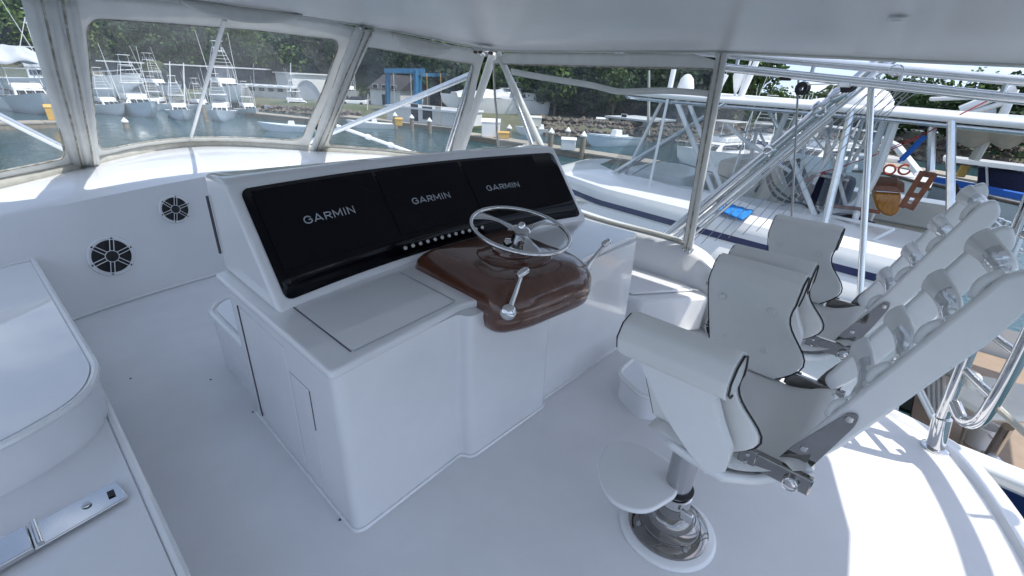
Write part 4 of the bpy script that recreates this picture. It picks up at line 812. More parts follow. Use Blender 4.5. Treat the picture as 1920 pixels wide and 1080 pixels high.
rows[2] = [a.lerp(b, .12)+Vector((0, 0, .035)) for a, b in zip(rows[1], rows[4])]; rows[3] = [a.lerp(b, .6)+Vector((0, 0, .045)) for a, b in zip(rows[1], rows[4])]
rows[5] = [a.lerp(b, .35)+Vector((0, 0, .10)) for a, b in zip(rows[4], rows[6])]
for r_ in (2, 3, 5):
    for i, q in enumerate(rows[r_]):
        if rows[1][i].z < .3: q.z -= .035 if r_ < 5 else .06
nr, nc = len(rows), len(rows[0]); cv = [q for r_ in rows for q in r_]; cf = [(j*nc+i, j*nc+i+1, (j+1)*nc+i+1, (j+1)*nc+i) for j in range(nr-1) for i in range(nc-1)]
coam = tag(MB().add(cv, cf).build('bridge_coaming', GEL, bevel=.0, sharp=55), 'glossy white moulded coaming and brow curving round the flying bridge', 'coaming')
from mathutils.bvhtree import BVHTree
BV = BVHTree.FromPolygons(cv, cf)
def hit(px, py): d = ray(px, py).normalized(); return BV.ray_cast(Vector((0, 0, EYE)), d)
MB().tube([rows[0][i]+Vector((0, 0, .012)) for i in range(10, 62)], .012, 6).build('floor_fillet', GEL, coam)
pass
def speaker(px, py, r, label):
    loc, n, _, _ = hit(px, py)
    if n.dot(Vector((0, 0, EYE))-loc) < 0: n = -n
    t = empty('round_speaker', loc+n*.003, label, 'speaker', 'round deck speakers'); t.rotation_euler = n.to_track_quat('Z', 'Y').to_euler()
    MB().lathe([(0.001, -.02), (r*1.08, -.02), (r*1.1, .0), (r*1.06, .012), (r*.96, .016), (r*.93, -.004), (r*.001, -.006)], 40).build('bezel', GEL, t)
    MB().lathe([(.001, .0045), (r*.92, .008), (r*.55, .004), (r*.25, .003), (.001, .003)], 36).build('cone', BLACK, t)
    MB().lathe([(r*.93, .012), (r*.95, .019), (r*.90, .019), (r*.89, .012), (r*.93, .012)], 40).build('grille_ring', LETTER if False else GEL, t)
    for k in range(6):
        a = k*math.pi/3+.25; c, s = math.cos(a), math.sin(a)
        for off in (-.09, .09):
            P = [Vector((c*q*r-s*off*r, s*q*r+c*off*r, .019)) for q in (.30, .97)]; MB().tube(P, .022*r, 5).build('spoke', GEL, t)
        MB().hexa([(c*q*r-s*o_*r, s*q*r+c*o_*r, .012) for q, o_ in ((.3, -.075), (1.02, -.045), (1.02, .045), (.3, .075))], [(c*q*r-s*o_*r, s*q*r+c*o_*r, .018) for q, o_ in ((.3, -.075), (1.02, -.045), (1.02, .045), (.3, .075))]).build('spoke_fill', BLACK, t)
    MB().lathe([(.001, .012), (r*.31, .012), (r*.31, .02), (r*.2, .027), (.001, .029)], 24).build('hub', BLACK, t); MB().tube([(r*.31*math.cos(i*.3927), r*.31*math.sin(i*.3927), .02) for i in range(16)], .02*r, 5, closed=True).build('hub_ring', GEL, t)
speaker(208, 480, .140, 'larger black and white round speaker low on the front wall at left')
speaker(327, 392, .108, 'smaller black and white round speaker high on the front wall near the console')
lo = hit(1345, 615)
if lo[0]: speaker(1345, 614, .11, 'half hidden round speaker low behind the near helm chair')
# fitting on the end of the coaming
h0 = hit(1334, 534)[0] or Vector((3.6, 1.0, .42)); t = empty('chrome_cleat', h0, 'small chrome hinge fitting on the end of the starboard coaming', 'fitting')
MB().lathe([(.045, 0), (.045, .012), (.015, .02), (.014, .05)], 16).build('base', CHROME, t); MB().tube([(-.04, -.02, .045), (.04, .03, .05)], .014, 8).build('arm', CHROME, t)

# ---- rail roll and curtains round the front
RL = [Vector((x, y, z+.02)) for x, y, z in [(-1.45, 3.3, .84), (-.9, 4.05, .86), (-.08, 4.86, .88), (.47, 5.50, .88), (.75, 5.86, .88), (1.15, 6.24, .88), (1.6, 6.36, .88), (2.05, 6.06, .88), (2.5, 5.44, .88), (3.0, 4.92, .86), (3.4, 4.48, .84), (3.6, 4.15, .83)]]
RLc = Poly(bez(RL, 6))
def railpt(x):            # point of the rail roll at athwartship position x
    P = RLc.p
    for a, b in zip(P, P[1:]):
        if a.x <= x <= b.x: return a.lerp(b, (x-a.x)/(b.x-a.x+1e-9))
    return P[-1] if x > 0 else P[0]
HF = [(-.75, 3.3, 1.98), (-.35, 3.62, 2.0), (.1, 3.8, 2.04), (.45, 3.84, 2.07), (.96, 3.93, 2.10), (1.57, 3.97, 2.12), (2.3, 3.90, 2.10), (2.9, 3.8, 2.05), (3.3, 3.72, 2.015), (3.52, 3.6, 2.0)]
def hfpt(x):
    P = [Vector(p) for p in HF]
    for a, b in zip(P, P[1:]):
        if a.x <= x <= b.x: return a.lerp(b, (x-a.x)/(b.x-a.x+1e-9))
    return P[-1] if x > 0 else P[0]
def rrect(u0, u1, v0, v1, r, k=8, ar=1.6):
    out = []
    for cx, cy, a0 in ((u1-r, v1-r*ar, 0), (u0+r, v1-r*ar, 90), (u0+r, v0+r*ar, 180), (u1-r, v0+r*ar, 270)):
        for j in range(k+1):
            a = math.radians(a0+90*j/k); out.append((cx+r*math.cos(a), cy+r*ar*math.sin(a)))
        # edge samples
        nxt = {0: ((u1-r, v1), (u0+r, v1)), 90: ((u0, v1-r*ar), (u0, v0+r*ar)), 180: ((u0+r, v0), (u1-r, v0)), 270: ((u1, v0+r*ar), (u1, v1-r*ar))}[a0]
        for j in range(1, 8): f = j/8; out.append((nxt[0][0]+(nxt[1][0]-nxt[0][0])*f, nxt[0][1]+(nxt[1][1]-nxt[0][1])*f))
    return out
def curtain(name, label, S_, u0=.03, u1=.97, v0=.05, v1=.82, r=.06, clear_=CLEARF, grp='clear vinyl curtains of our bridge', hemtube=True):
    t = empty(name, S_(.5, 0), label, 'curtain', grp); o = t.location.copy()
    inn = rrect(u0, u1, v0, v1, r); c = (.5*(u0+u1), .5*(v0+v1))
    def onborder(q):
        dx, dy = q[0]-c[0], q[1]-c[1]; s = min((( (1-c[0]) if dx > 0 else c[0])/abs(dx)) if abs(dx) > 1e-9 else 9e9, (((1-c[1]) if dy > 0 else c[1])/abs(dy)) if abs(dy) > 1e-9 else 9e9)
        return (c[0]+dx*s, c[1]+dy*s)
    n = len(inn); mb = MB(); vs = []; lv = 4
    for k in range(lv+1):
        for q in inn: e = onborder(q); f = k/lv; vs.append(S_(q[0]+(e[0]-q[0])*f, q[1]+(e[1]-q[1])*f)-o)
    mb.add(vs, [(k*n+i, k*n+(i+1) % n, (k+1)*n+(i+1) % n, (k+1)*n+i) for k in range(lv) for i in range(n)]); mb.build('cloth_border', VINYLW, t, solid=.006, sharp=0)
    # pane: concentric rings from the inner outline to the middle
    vs = []; K = 7
    for k in range(K):
        f = k/K
        for q in inn: vs.append(S_(q[0]+(c[0]-q[0])*f, q[1]+(c[1]-q[1])*f)-o)
    fs = [(k*n+i, k*n+(i+1) % n, (k+1)*n+(i+1) % n, (k+1)*n+i) for k in range(K-1) for i in range(n)]; vs.append(S_(*c)-o); fs += [((K-1)*n+i, (K-1)*n+(i+1) % n, K*n) for i in range(n)]
    MB().add(vs, fs).build('clear_pane', clear_, t, sharp=0)
    if hemtube: MB().tube([S_(*q)-o for q in inn], .007, 5, closed=True).build('stitched_hem', WORN, t)
    return t
def front(x0, x1, bx0, bx1, bulge=.0):
    def S_(u, v):
        a = railpt(bx0+(bx1-bx0)*u)+Vector((0, 0, .03)); b = hfpt(x0+(x1-x0)*u); q = a.lerp(b, v)
        q += Vector((.004*math.sin(17*u+9*v), .012*math.sin(11*v+5*u), 0))+Vector((0, bulge*math.sin(math.pi*v), 0)); return q
    return S_
curtain('vinyl_curtain', 'large front clear curtain between the two thick corner posts', front(.47, 2.28, .50, 2.46), .045, .965, .055, .905, .045)
curtain('vinyl_curtain', 'front clear curtain to the left of the thick corner post', front(-.75, .43, -.9, .43), .03, .93, .06, .985, .04)
curtain('vinyl_curtain', 'narrow clear curtain between the second post and the forward starboard corner', front(2.32, 3.5, 2.54, 3.6), .06, .95, .03, .885, .03)
# rolled flaps with brown edge hanging from the top band
def flap(px0, px1, py0, py1, label):
    t = empty('rolled_flap', aY((px0+px1)/2, (py0+py1)/2, 3.92), label, 'rolled flap', 'rolled flaps on the curtain headers'); o = t.location
    def f(u, v):
        px = px0+(px1-px0)*u; s = math.sin(math.pi*u)**.6; py = py0+(py1-py0)*u; q = aY(px, py-2+ (26*s)*v, 3.80-.03*math.sin(math.pi*v)); return q-o
    MB().grid(f, 20, 6).build('cloth', VINYLW, t, solid=.012, sharp=0); MB().tube([f(i/20, 1) for i in range(21)], .006, 6).build('worn_edge', WORN, t)
flap(335, 566, 0, 30, 'long rolled cloth flap above the large front window'); flap(735, 846, 64, 90, 'short rolled cloth flap above the narrow corner window')
# rail roll
rr_ = MB(); rr_.tube(bez(RL, 8), .045, 12); rr_.build('rail_roll', CREAMV, None); ro = bpy.data.objects['rail_roll']; tag(ro, 'cream vinyl covered rail roll along the foot of the front curtains', 'rail')
MB().tube([q+Vector((0, -.035, -.03)) for q in bez(RL, 8)], .012, 6).build('dirty_seam', WORN, ro)
# pleated corner posts
def post(b, a, w, label, pleats=5):
    t = empty('curtain_post', b, label, 'post', 'cloth covered curtain posts'); b = Vector(b); a = Vector(a)-b; ax = Vector((1, .25, 0)).normalized(); nrm = a.normalized().cross(ax).normalized()
    if nrm.y > 0: nrm = -nrm
    def f(u, v):
        ww = w*(1+.10*math.sin(3*v)+.15*v); q = a*v+ax*((u-.5)*ww); q += nrm*(.035*(1-abs(2*u-1)**3)+.010*abs(math.sin(math.pi*pleats*u))+.006*math.sin(13*v+9*u)); return q
    MB().grid(f, 40, 24).build('pleated_cloth', VINYLW, t, solid=.006, sharp=0)
    for u in (.3, .68): MB().tube([f(u+.02*math.sin(6*v_/20), v_/20)+nrm*.006 for v_ in range(21)], .0065, 5).build('dirty_seam', WORN, t)
    MB().tube([(0, .04, -.04), tuple(a+Vector((0, .04, 0)))], .022, 10).build('pipe', ALU, t)
    return t
post(railpt(.46)-Vector((0, .03, .0)), Vector((.40, 3.78, 2.06)), .20, 'thick pleated white corner post at left')
post(railpt(2.5)-Vector((0, .03, 0)), Vector((2.30, 3.80, 2.09)), .17, 'thick pleated white corner post right of the large front window')
# inner strut and outer aluminium braces
def alu(a, b, r, label, mt=ALU, nm='aluminium_brace', cat='brace', clamps=()):
    a, b = Vector(a), Vector(b); t = empty(nm, a, label, cat); MB().tube([(0, 0, 0), b-a], r, 12).build('pipe', mt, t)
    d = (b-a).normalized()
    for c in clamps: MB().tube([(b-a)*c-d*.03, (b-a)*c+d*.03], r*1.6, 12).build('clamp', mt, t)
    return t
alu(railpt(1.49)+Vector((0, .02, .03)), aY(421, 36, 3.95), .016, 'thin white strut in the middle of the large front window', ALUW, 'window_strut', 'strut')
alu(aY(560, 275, 6.6), aY(888, 138, 3.9), .032, 'long shiny pipe sloping up behind the second corner post', ALU)
alu(aY(632, 236, 6.6), aY(800, 296, 5.5), .024, 'white pipe with three clamps outside the narrow window', ALUW, 'outer_rail', 'rail', (.35, .6, .88))
alu(aY(-40, 198, 5.9), aY(162, 300, 6.3), .03, 'shiny pipe sloping down behind the far left curtain', ALU)
alu(aY(836, 292, 4.25), aY(893, 108, 3.72), .03, 'aluminium brace left of the forward starboard post')
alu(aY(862, 292, 4.2), aY(925, 100, 3.62), .042, 'cloth covered brace at the forward starboard corner', VINYLW)
alu(aX(1022, 290, 3.56), aX(934, 100, 3.58), .032, 'cloth covered brace sloping aft from the forward starboard corner', VINYLW)
alu(aX(1004, 290, 3.60), aX(942, 118, 3.62), .022, 'bare aluminium brace sloping aft at the forward starboard corner')
# starboard curtain
def sside(u, v):
    a = Vector((3.56, 3.45-2.18*u, .62-.03*u)); b = Vector((3.57, 3.58-2.26*u, 1.985)); q = a.lerp(b, v); q.x += .015*math.sin(7*u+5*v)+.008*math.sin(23*v); return q
curtain('vinyl_curtain', 'starboard clear curtain between the forward braces and the grey stanchion', sside, .01, .975, .01, .93, .006, CLEARS)
# its sagging white strip
P = [(958, 134), (1000, 142), (1060, 152), (1110, 160), (1150, 170), (1175, 172), (1240, 170), (1300, 173), (1338, 177)]
st = MB(); up = [aX(x, y-6, 3.55) for x, y in P]; dn = [aX(x, y+6, 3.55) for x, y in P]; upb, dnb = bez(up, 5), bez(dn, 5); n = len(upb); st.add(upb+dnb, [(i, i+1, n+i+1, n+i) for i in range(n-1)])
tag(st.build('zip_strip', VINYLW, solid=.006), 'sagging white zip strip across the top of the starboard curtain', 'strip')
sp = empty('stanchion', (3.55, 1.27, .57), 'grey white cloth covered stanchion at the after end of the starboard curtain', 'stanchion')
MB().hexa([(-.025, -.036, 0), (.0, -.038, 0), (.0, .038, 0), (-.025, .036, 0)], [(.0, .032, 1.42), (.03, .03, 1.42), (.03, .108, 1.42), (.0, .106, 1.42)]).build('cloth_sleeve', VINYLW, sp, bevel=.008)
MB().tube([(-.035, .0, .0), (.0, .07, 1.42)], .006, 6).build('zip', WORN, sp); MB().lathe([(.05, -.01), (.05, .01), (.03, .02)], 14).build('foot', CHROME, sp)
tag(MB().tube(bez([rows[1][i]+Vector((.06, 0, .06)) for i in range(38, 52)], 3), .016, 8).build('coaming_roll', CREAMV), 'cream piping along the starboard coaming under the curtain', 'rail')

# ---- hardtop
HO = [(-.9, -1.22), (-.9, 3.2), (-.35, 3.62), (.1, 3.8), (.45, 3.84), (.96, 3.93), (1.57, 3.97), (2.3, 3.90), (2.9, 3.8), (3.35, 3.7), (3.56, 3.5), (3.6, 3.2), (3.6, 1.5), (3.6, .2), (3.58, -.31), (3.4, -.71), (2.96, -1.02), (2.51, -1.19), (2.0, -1.26), (1.2, -1.28), (0, -1.26)]
def zc(x, y): return 2.0+.12*max(0, 1-((x-1.57)/2.03)**2)-.045*max(0, 1.4-y)*(1 if y > -5 else 1)*.9
hard = empty('hardtop', (1.5, 1.5, 2.1), 'white moulded hardtop roof over the flying bridge', 'hardtop'); ho = hard.location
outl = Poly(HO+[HO[0]]); NB_ = 120; ring = [outl(i/NB_) for i in range(NB_)]; cen = Vector((1.4, 1.3, 0)); vs = []; K = 12
for k in range(K+1):
    f = 1-k/K
    for q in ring: x, y = cen.x+(q.x-cen.x)*f, cen.y+(q.y-cen.y)*f; vs.append(Vector((x, y, zc(x, y)))-ho)
fs = [(k*NB_+i, k*NB_+(i+1) % NB_, (k+1)*NB_+(i+1) % NB_, (k+1)*NB_+i) for k in range(K) for i in range(NB_)]
MB().add(vs, fs).build('soffit', CEIL, hard, sharp=0)
vt = [v+Vector((0, 0, .11)) for v in vs]; MB().add(vt, fs).build('roof_skin', WHITE, hard, sharp=0)
MB().tube([Vector((q.x, q.y, zc(q.x, q.y)+.055))-ho for q in ring], .058, 12, closed=True).build('rounded_rim', GEL, hard)
MB().tube([Vector((cen.x+(q.x-cen.x)*.985, cen.y+(q.y-cen.y)*.985, zc(q.x, q.y)-.004))-ho for q in ring], .009, 6, closed=True).build('rim_bead', VINYLW, hard)
def disc(px, py, r, label, nm='ceiling_light'):
    q = aZ(px, py, 2.06); q.z = zc(q.x, q.y); d = ray(px, py).normalized(); s = (q.z-EYE)/d.z; q = Vector((d.x*s, d.y*s, q.z))
    t = empty(nm, q, label, 'light'); MB().lathe([(r, .0), (r*.97, -.003), (r*.8, -.005), (r*.75, -.003), (.001, -.002)], 28).build('bezel', GEL, t); MB().lathe([(r*.72, -.0025), (r*.5, -.0045), (.001, -.005)], 20).build('lens', LETTER, t)
disc(1682, 36, .034, 'round flush light in the ceiling near the top right'); disc(1146, 45, .009, 'tiny round fitting in the middle of the ceiling')
# dark grommet where the forward starboard legs meet the roof
t = empty('corner_bracket', aZ(908, 94, 1.99), 'weathered dark bracket where the braces meet the ceiling', 'bracket')
MB().lathe([(.10, .012), (.105, -.012), (.06, -.022), (.03, -.05)], 18).build('collar', STEEL, t); 
for k in range(5): MB().ball((.09*math.cos(k*1.2), .07*math.sin(k*1.2), -.02), .022, .02, .015).build('stain_knot', BARK, t)

# ---- double pipe rail round the roof edge, throws the ladder like shadow on the after deck
PR = [(3.75, 2.3), (3.75, 1.34), (3.76, .5), (3.76, -.3), (3.73, -.75), (3.62, -1.04), (3.42, -1.27), (3.13, -1.42), (2.62, -1.56), (1.8, -1.64), (.6, -1.66), (-1.0, -1.62)]
def zr(y): return 1.99-.075*(1.34-max(y, -.5))
rail2 = empty('roof_pipe_rail', (3.75, 1.3, 1.95), 'double aluminium pipe rail running along the starboard edge of the roof', 'pipe rail'); o2 = rail2.location
up_ = bez([Vector((x, y, zr(y))) for x, y in PR], 8); dn_ = bez([Vector((x, y, zr(y)-.085)) for x, y in PR], 8)
MB().tube([q-o2 for q in up_], .026, 10).build('upper_pipe', ALU, rail2); MB().tube([q-o2 for q in dn_], .028, 10).build('lower_pipe', ALU, rail2)
for yy in (1.29, .80, .33, -.13):
    MB().tube([Vector((3.757, yy, zr(yy)))-o2, Vector((3.757, yy, zr(yy)-.085))-o2], .014, 8).build('spacer', ALU, rail2)
def outw(q, k): c = Vector((1.4, .4, q.z)); d = (q-c); d.z = 0; d.normalize(); return q+d*k
dn_ = [outw(q, .045 if q.y < -.5 else 0) for q in dn_]
third = [outw(q, .21)+Vector((0, 0, -.02)) for q in up_ if q.y < -.95]
MB().tube([q-o2 for q in third], .026, 10).build('rod_holder_pipe', ALU, rail2)
for i in range(30, len(up_), 17): MB().tube([up_[i]-o2, dn_[i]-o2], .016, 8).build('spacer', ALU, rail2)
for i in (49, 59, 70):
    q = dn_[i]; e = outw(q, .15); MB().tube([q-o2, e-o2], .013, 8).build('rod_holder_arm', ALU, rail2); MB().ball(e-o2, .06, .045, .03).build('rod_holder_cup', ALU, rail2)
for yy in (.95, .60): MB().box(3.735-o2.x, 3.785-o2.x, yy-.035-o2.y, yy+.035-o2.y, zr(yy)-.125-o2.z, zr(yy)-.07-o2.z).build('pipe_clamp', BLACK if yy > .9 else ALU, rail2, bevel=.008)

# ---- our starboard outriggers and blocks
og = empty('outrigger', aX(1235, 455, 3.85), 'bundle of polished outrigger poles sloping up beside the starboard stanchion', 'outrigger'); oo = og.location
def orel(px, py, x): return aX(px, py, x)-oo
MB().tube([orel(1222, 470, 3.80), orel(1668, 96, 4.25)], .034, 14).build('pole', CHROME, og)
MB().tube([orel(1246, 470, 3.84), orel(1690, 100, 4.25)], .026, 14).build('pole', ALU, og)
MB().tube([orel(1258, 476, 3.86), orel(1560, 222, 4.2)], .014, 10).build('pole', CHROME, og)
MB().tube([orel(1215, 462, 3.9), orel(1640, 120, 4.35)], .016, 10).build('pole', ALU, og)
for px, py in ((1350, 372), (1445, 283), (1535, 205), (1570, 180)): MB().lathe([(.05, -.035), (.055, 0), (.05, .035)], 14, Matrix.Translation(orel(px, py, 4.05)) @ (aX(1668, 96, 4.25)-aX(1222, 470, 3.8)).to_track_quat('Z', 'Y').to_matrix().to_4x4()).build('clamp_collar', CHROME, og)
for px, py in ((1538, 210), (1440, 283), (1352, 388)):
    c = orel(px, py, 4.0); MB().tube([c+Vector((0, .03*math.cos(a*.785), .03*math.sin(a*.785))) for a in range(8)], .007, 6, closed=True).build('ring', CHROME, og)
def pulley(px, py, r, label):
    q = aX(px, py, 4.0); t = empty('block', q, label, 'block'); M = Matrix.Rotation(math.pi/2, 4, 'Y') @ Matrix.Rotation(.3, 4, 'X')
    MB().lathe([(r*.35, -.022), (r, -.022), (r, -.012), (r*.8, 0), (r, .012), (r, .022), (r*.35, .022), (r*.35, -.022)], 22, M).build('sheave', BLACK, t); return t
b1 = pulley(1505, 166, .045, 'black round block hanging under the roof pipe rail'); MB().tube([(0, .0, .04), (0, .01, .09)], .01, 6).build('shackle', CHROME, b1)
pulley(1592, 160, .045, 'black round block beside the top of the leaning poles')
tag(MB().tube([aX(1497, 150, 4.0), aX(1492, 260, 4.0), aX(1484, 415, 4.0)], .007, 6).build('hanging_line', WIRE), 'grey line hanging straight down from the left black block', 'line')
tag(MB().tube([aX(1508, 159, 4.0), aX(1590, 155, 4.0)], .006, 6).build('hanging_line', VINYLW), 'pale line stretched between the two black blocks', 'line')
tag(MB().tube([aX(1635, 146, 3.8), aX(1605, 700, 3.66)], .020, 10).build('roof_strut', ALU), 'slender aluminium strut leaning forward behind the far helm chair', 'strut')
c = aX(1680, 132, 3.72); tag(MB().tube([c+Vector((0, .035*math.cos(a*.52), .03*math.sin(a*.52))) for a in range(12)], .005, 6, closed=True).build('split_ring', CHROME), 'steel split ring lashed to the roof pipe rail', 'ring')

# ---- starboard seat wedge
sw = empty('starboard_seat', (3.1, 1.6, 0), 'white moulded seat locker along the starboard coaming behind the console', 'seat locker')
pl = [(2.92, 1.30), (3.40, .98), (3.49, 1.05), (3.49, 3.3), (2.92, 3.0)]
MB().prism([(x-3.1, y-1.6) for x, y in pl], 0, .30).build('locker', GEL, sw, bevel=.025, seg=3); MB().prism([(x-3.1, y-1.6) for x, y in [(2.96, 1.40), (3.40, 1.1), (3.45, 1.2), (3.45, 3.2), (2.96, 2.9)]], .303, .325).build('lid', GEL_IN, sw, bevel=.01)

# ---- helm console
con = empty('helm_console', (1.67, 1.8, 0), 'white moulded helm console with three black displays and a wooden wheel pod', 'helm console'); co = con.location
class CM_(MB):
    def part(s, name, mt, parent=None, **k): s.v = [tuple(Vector(p)-co) for p in s.v]; return s.build(name, mt, parent or con, **k)
bodyp = [(.565, 2.36), (.565, 1.29), (1.165, 1.325), (1.19, 1.27), (1.77, 1.27), (1.80, 1.315), (2.77, 1.31), (2.77, 2.36)]
bp = roundpoly(bodyp, [.02, .05, .02, .03, .03, .02, .05, .02], 5)
CM_().hexa([(x, y, 0) for x, y in bp], [(x, y+.02, .80) for x, y in bp]).part('body', GEL_IN, sharp=50)
ctp = [(.53, 2.40), (.535, 1.265), (.90, 1.315), (1.2, 1.36), (1.30, 1.33), (1.32, 1.32), (1.95, 1.32), (2.3, 1.345), (2.82, 1.365), (2.82, 2.40)]
cp = roundpoly(ctp, [.03, .03, .1, .04, .01, .01, .05, .1, .04, .03], 5); CM_().prism(cp, .797, .835).part('counter', GEL_IN, bevel=.012, seg=3, sharp=50)
# moulded foot fillet
CM_().tube([(x-.004, y-.004, .004) for x, y in bp[3:-3]], .010, 6).part('foot_fillet', GEL_IN)
lid = CM_().prism(roundpoly([(.655, 1.80), (.655, 1.335), (1.185, 1.395), (1.195, 1.83)], .02, 3), .8355, .840).part('counter_lid', GEL_IN, bevel=.002)
CM_().tube([(.651, 1.80, .8375), (.651, 1.335, .8375)], .0025, 5).part('seam', SEALGREY); CM_().tube([(.66, 1.33, .838), (1.186, 1.391, .838)], .0018, 5).part('seam', LETTER); CM_().tube([(1.197, 1.40, .837), (1.203, 1.83, .837)], .0015, 5).part('seam', LETTER)
# left side doors with dark seams
dr = CM_().box(.5638, .5665, 1.75, 2.255, .06, .70).part('side_door', GEL_IN, bevel=.002); CM_().tube([(.564, 2.262, .03), (.564, 2.262, .70)], .0045, 6).part('seam', SEALGREY); CM_().tube([(.565, 2.26, .702), (.565, 1.75, .702)], .0013, 5).part('seam', LETTER)
dh = CM_().box(.5638, .5665, 1.553, 1.725, .10, .585).part('side_hatch', GEL_IN, bevel=.002); CM_().tube([(.565, 1.548, .59), (.565, 1.548, .39)], .003, 6).part('seam', SEALGREY); CM_().tube([(.565, 1.728, .59), (.565, 1.55, .592)], .0012, 5).part('seam', SEALGREY); CM_().tube([(.565, 1.73, .585), (.565, 1.73, .12)], .0012, 5).part('seam', LETTER)
# display housing with hollow curved face
def cc(x): return .14*(1-((x-1.69)/1.12)**2)
def FP(x, v, off=0.): return Vector((x, 1.78+.35*v+cc(x), .84+.46*v))+Vector((0, -.796, .605))*off
def sect(x, i):
    a = FP(x, -.02); b = FP(x, .985); return [Vector((x, 2.42, .836)), a, b, b+Vector((0, .025, .017)), b+Vector((0, .06, .022)), Vector((x, 2.385, b.z+.015)), Vector((x, 2.41, b.z-.01))][i]
X0, X1 = .585, 2.80; NX = 44; v_ = []; 
for i in range(NX+1):
    x = X0+(X1-X0)*i/NX; v_ += [sect(x, k) for k in range(7)]
f_ = [(i*7+k, i*7+(k+1) % 7, (i+1)*7+(k+1) % 7, (i+1)*7+k) for i in range(NX) for k in range(7)]+[tuple(range(7)), tuple(range(NX*7, NX*7+7))[::-1]]
CM_().add(v_, f_).part('display_housing', GEL_IN, bevel=.022, seg=4, sharp=60)
CM_().tube([(.580, 2.415, 1.20), (.580, 2.415, .92)], .006, 6).part('seam', SEALGREY)
def facepatch(x0, x1, v0, v1, off, r=0., n=40):
    b = CM_(); rows_ = []
    for i in range(n+1):
        x = x0+(x1-x0)*(.5-.5*math.cos(math.pi*i/n)); d = min(x-x0, x1-x); k = 0 if (r == 0 or d >= r) else (r-math.sqrt(max(0, r*r-(r-d)**2)))/.57
        rows_.append([FP(x, v0+k+(v1-v0-2*k)*j/4, off) for j in range(5)])
    return b.add([q for R_ in rows_ for q in R_], [(i*5+j, i*5+j+1, (i+1)*5+j+1, (i+1)*5+j) for i in range(n) for j in range(4)])
facepatch(.632, 2.757, .055, .945, .004, .035).part('black_glass_panel', BLACKGLASS, sharp=0, solid=.004)
GLY = {'G': (.92, [[(.88, .72), (.70, .93), (.45, 1.0), (.20, .90), (.05, .68), (.04, .36), (.18, .12), (.45, 0), (.72, .06), (.90, .22), (.90, .50), (.55, .50)]]),
       'A': (1.0, [[(.0, -.02), (.50, 1.02), (1.0, -.02)], [(.22, .28), (.78, .28)]]), 'R': (.85, [[(.08, -.06), (.08, .94), (.60, .94), (.82, .82), (.82, .58), (.60, .44), (.08, .44)], [(.48, .44), (.86, -.05)]]),
       'M': (1.1, [[(.06, -.06), (.06, 1.0), (.55, .22), (1.04, 1.0), (1.04, -.06)]]), 'I': (.2, [[(.1, -.06), (.1, 1.06)]]), 'N': (.92, [[(.06, -.06), (.06, 1.0), (.86, .0), (.86, 1.06)]])}
def word_sign(word, tx, tv, parent, hgt=.034, asp=.043, gap=.012, th=.0028):
    tot = sum(GLY[c][0]*asp+gap for c in word)-gap; x = -tot/2; b = CM_()
    for ch_ in word:
        w, strokes = GLY[ch_]
        for st_ in strokes:
            P = [Vector((x+px_*asp, (py_-.5)*hgt)) for px_, py_ in st_]; n = len(P); off = []
            for k in range(n):
                d0_ = (P[k]-P[k-1]).normalized() if k else (P[1]-P[0]).normalized(); d1_ = (P[k+1]-P[k]).normalized() if k < n-1 else d0_
                m_ = Vector((-(d0_+d1_).y, (d0_+d1_).x)).normalized(); c_ = max(.45, m_.dot(Vector((-d0_.y, d0_.x)))); off.append(m_*(th/c_))
            L_ = [FP(tx+(p+o).x, tv+(p+o).y/.578, .0102) for p, o in zip(P, off)]; R2 = [FP(tx+(p-o).x, tv+(p-o).y/.578, .0102) for p, o in zip(P, off)]
            b.add(L_+R2, [(k, k+1, n+k+1, n+k) for k in range(n-1)])
        x += w*asp+gap
    me_ = b.part('lettering', LETTER, parent, solid=.0006, sharp=0)
fnt = []
for (a, b), (tx, tv) in zip(((.672, 1.312), (1.33, 1.928), (1.948, 2.56)), ((.985, .60), (1.625, .56), (2.20, .565))):
    d = facepatch(a, b, .265, .915, .0085, .006).part('display', SCREEN, sharp=0)
    word_sign('GARMIN', tx, tv, d)
btn = None
for i in range(12):
    x = 1.318+(1.861-1.318)*i/10.35
    if btn is None:
        btn = MB().lathe([(.0125, 0), (.0125, .004), (.010, .007), (.006, .0075), (.001, .006)], 16).build('push_button', CHROME, con); o_ = btn
    else: o_ = bpy.data.objects.new('push_button', btn.data); COL.objects.link(o_); o_.parent = con
    o_.location = FP(x, .138, .0065)-co; o_.rotation_euler = Vector((0, -.796, .605)).to_track_quat('Z', 'Y').to_euler()
CM_().tube([FP(1.27, .195, .008), FP(1.9, .19, .008), FP(1.95, .2, .008)], .0015, 4).part('glass_seam', BLACK)
# teak pod
O_ = roundpoly([(1.29, 1.86), (1.275, 1.36), (1.255, 1.20), (1.40, 1.135), (1.86, 1.095), (2.0, 1.22), (2.0, 1.86)], [.05, .05, .06, .14, .16, .14, .05], 7)
pc = Vector((1.66, 1.50)); rings = []
for z, s, dz in ((.705, .93, 0), (.725, .975, 0), (.775, 1.0, 0), (.783, .992, 0), (.79, .992, 0), (.80, 1.0, 0), (.835, .995, 0), (.865, .965, 0), (.89, .91, 0), (.91, .84, 0), (.925, .76, 0), (.932, .60, 0), (.936, .3, 0)):
    rings.append([Vector((pc.x+(x-pc.x)*s, pc.y+(y-pc.y)*s, z+.03*max(0, (y-1.35))*(1 if z > .84 else 0))) for x, y in O_])
nO = len(O_); pv = [q for R_ in rings for q in R_]; pf = [(k*nO+i, k*nO+(i+1) % nO, (k+1)*nO+(i+1) % nO, (k+1)*nO+i) for k in range(len(rings)-1) for i in range(nO)]+[tuple(range(nO))[::-1], tuple(range((len(rings)-1)*nO, len(rings)*nO))]
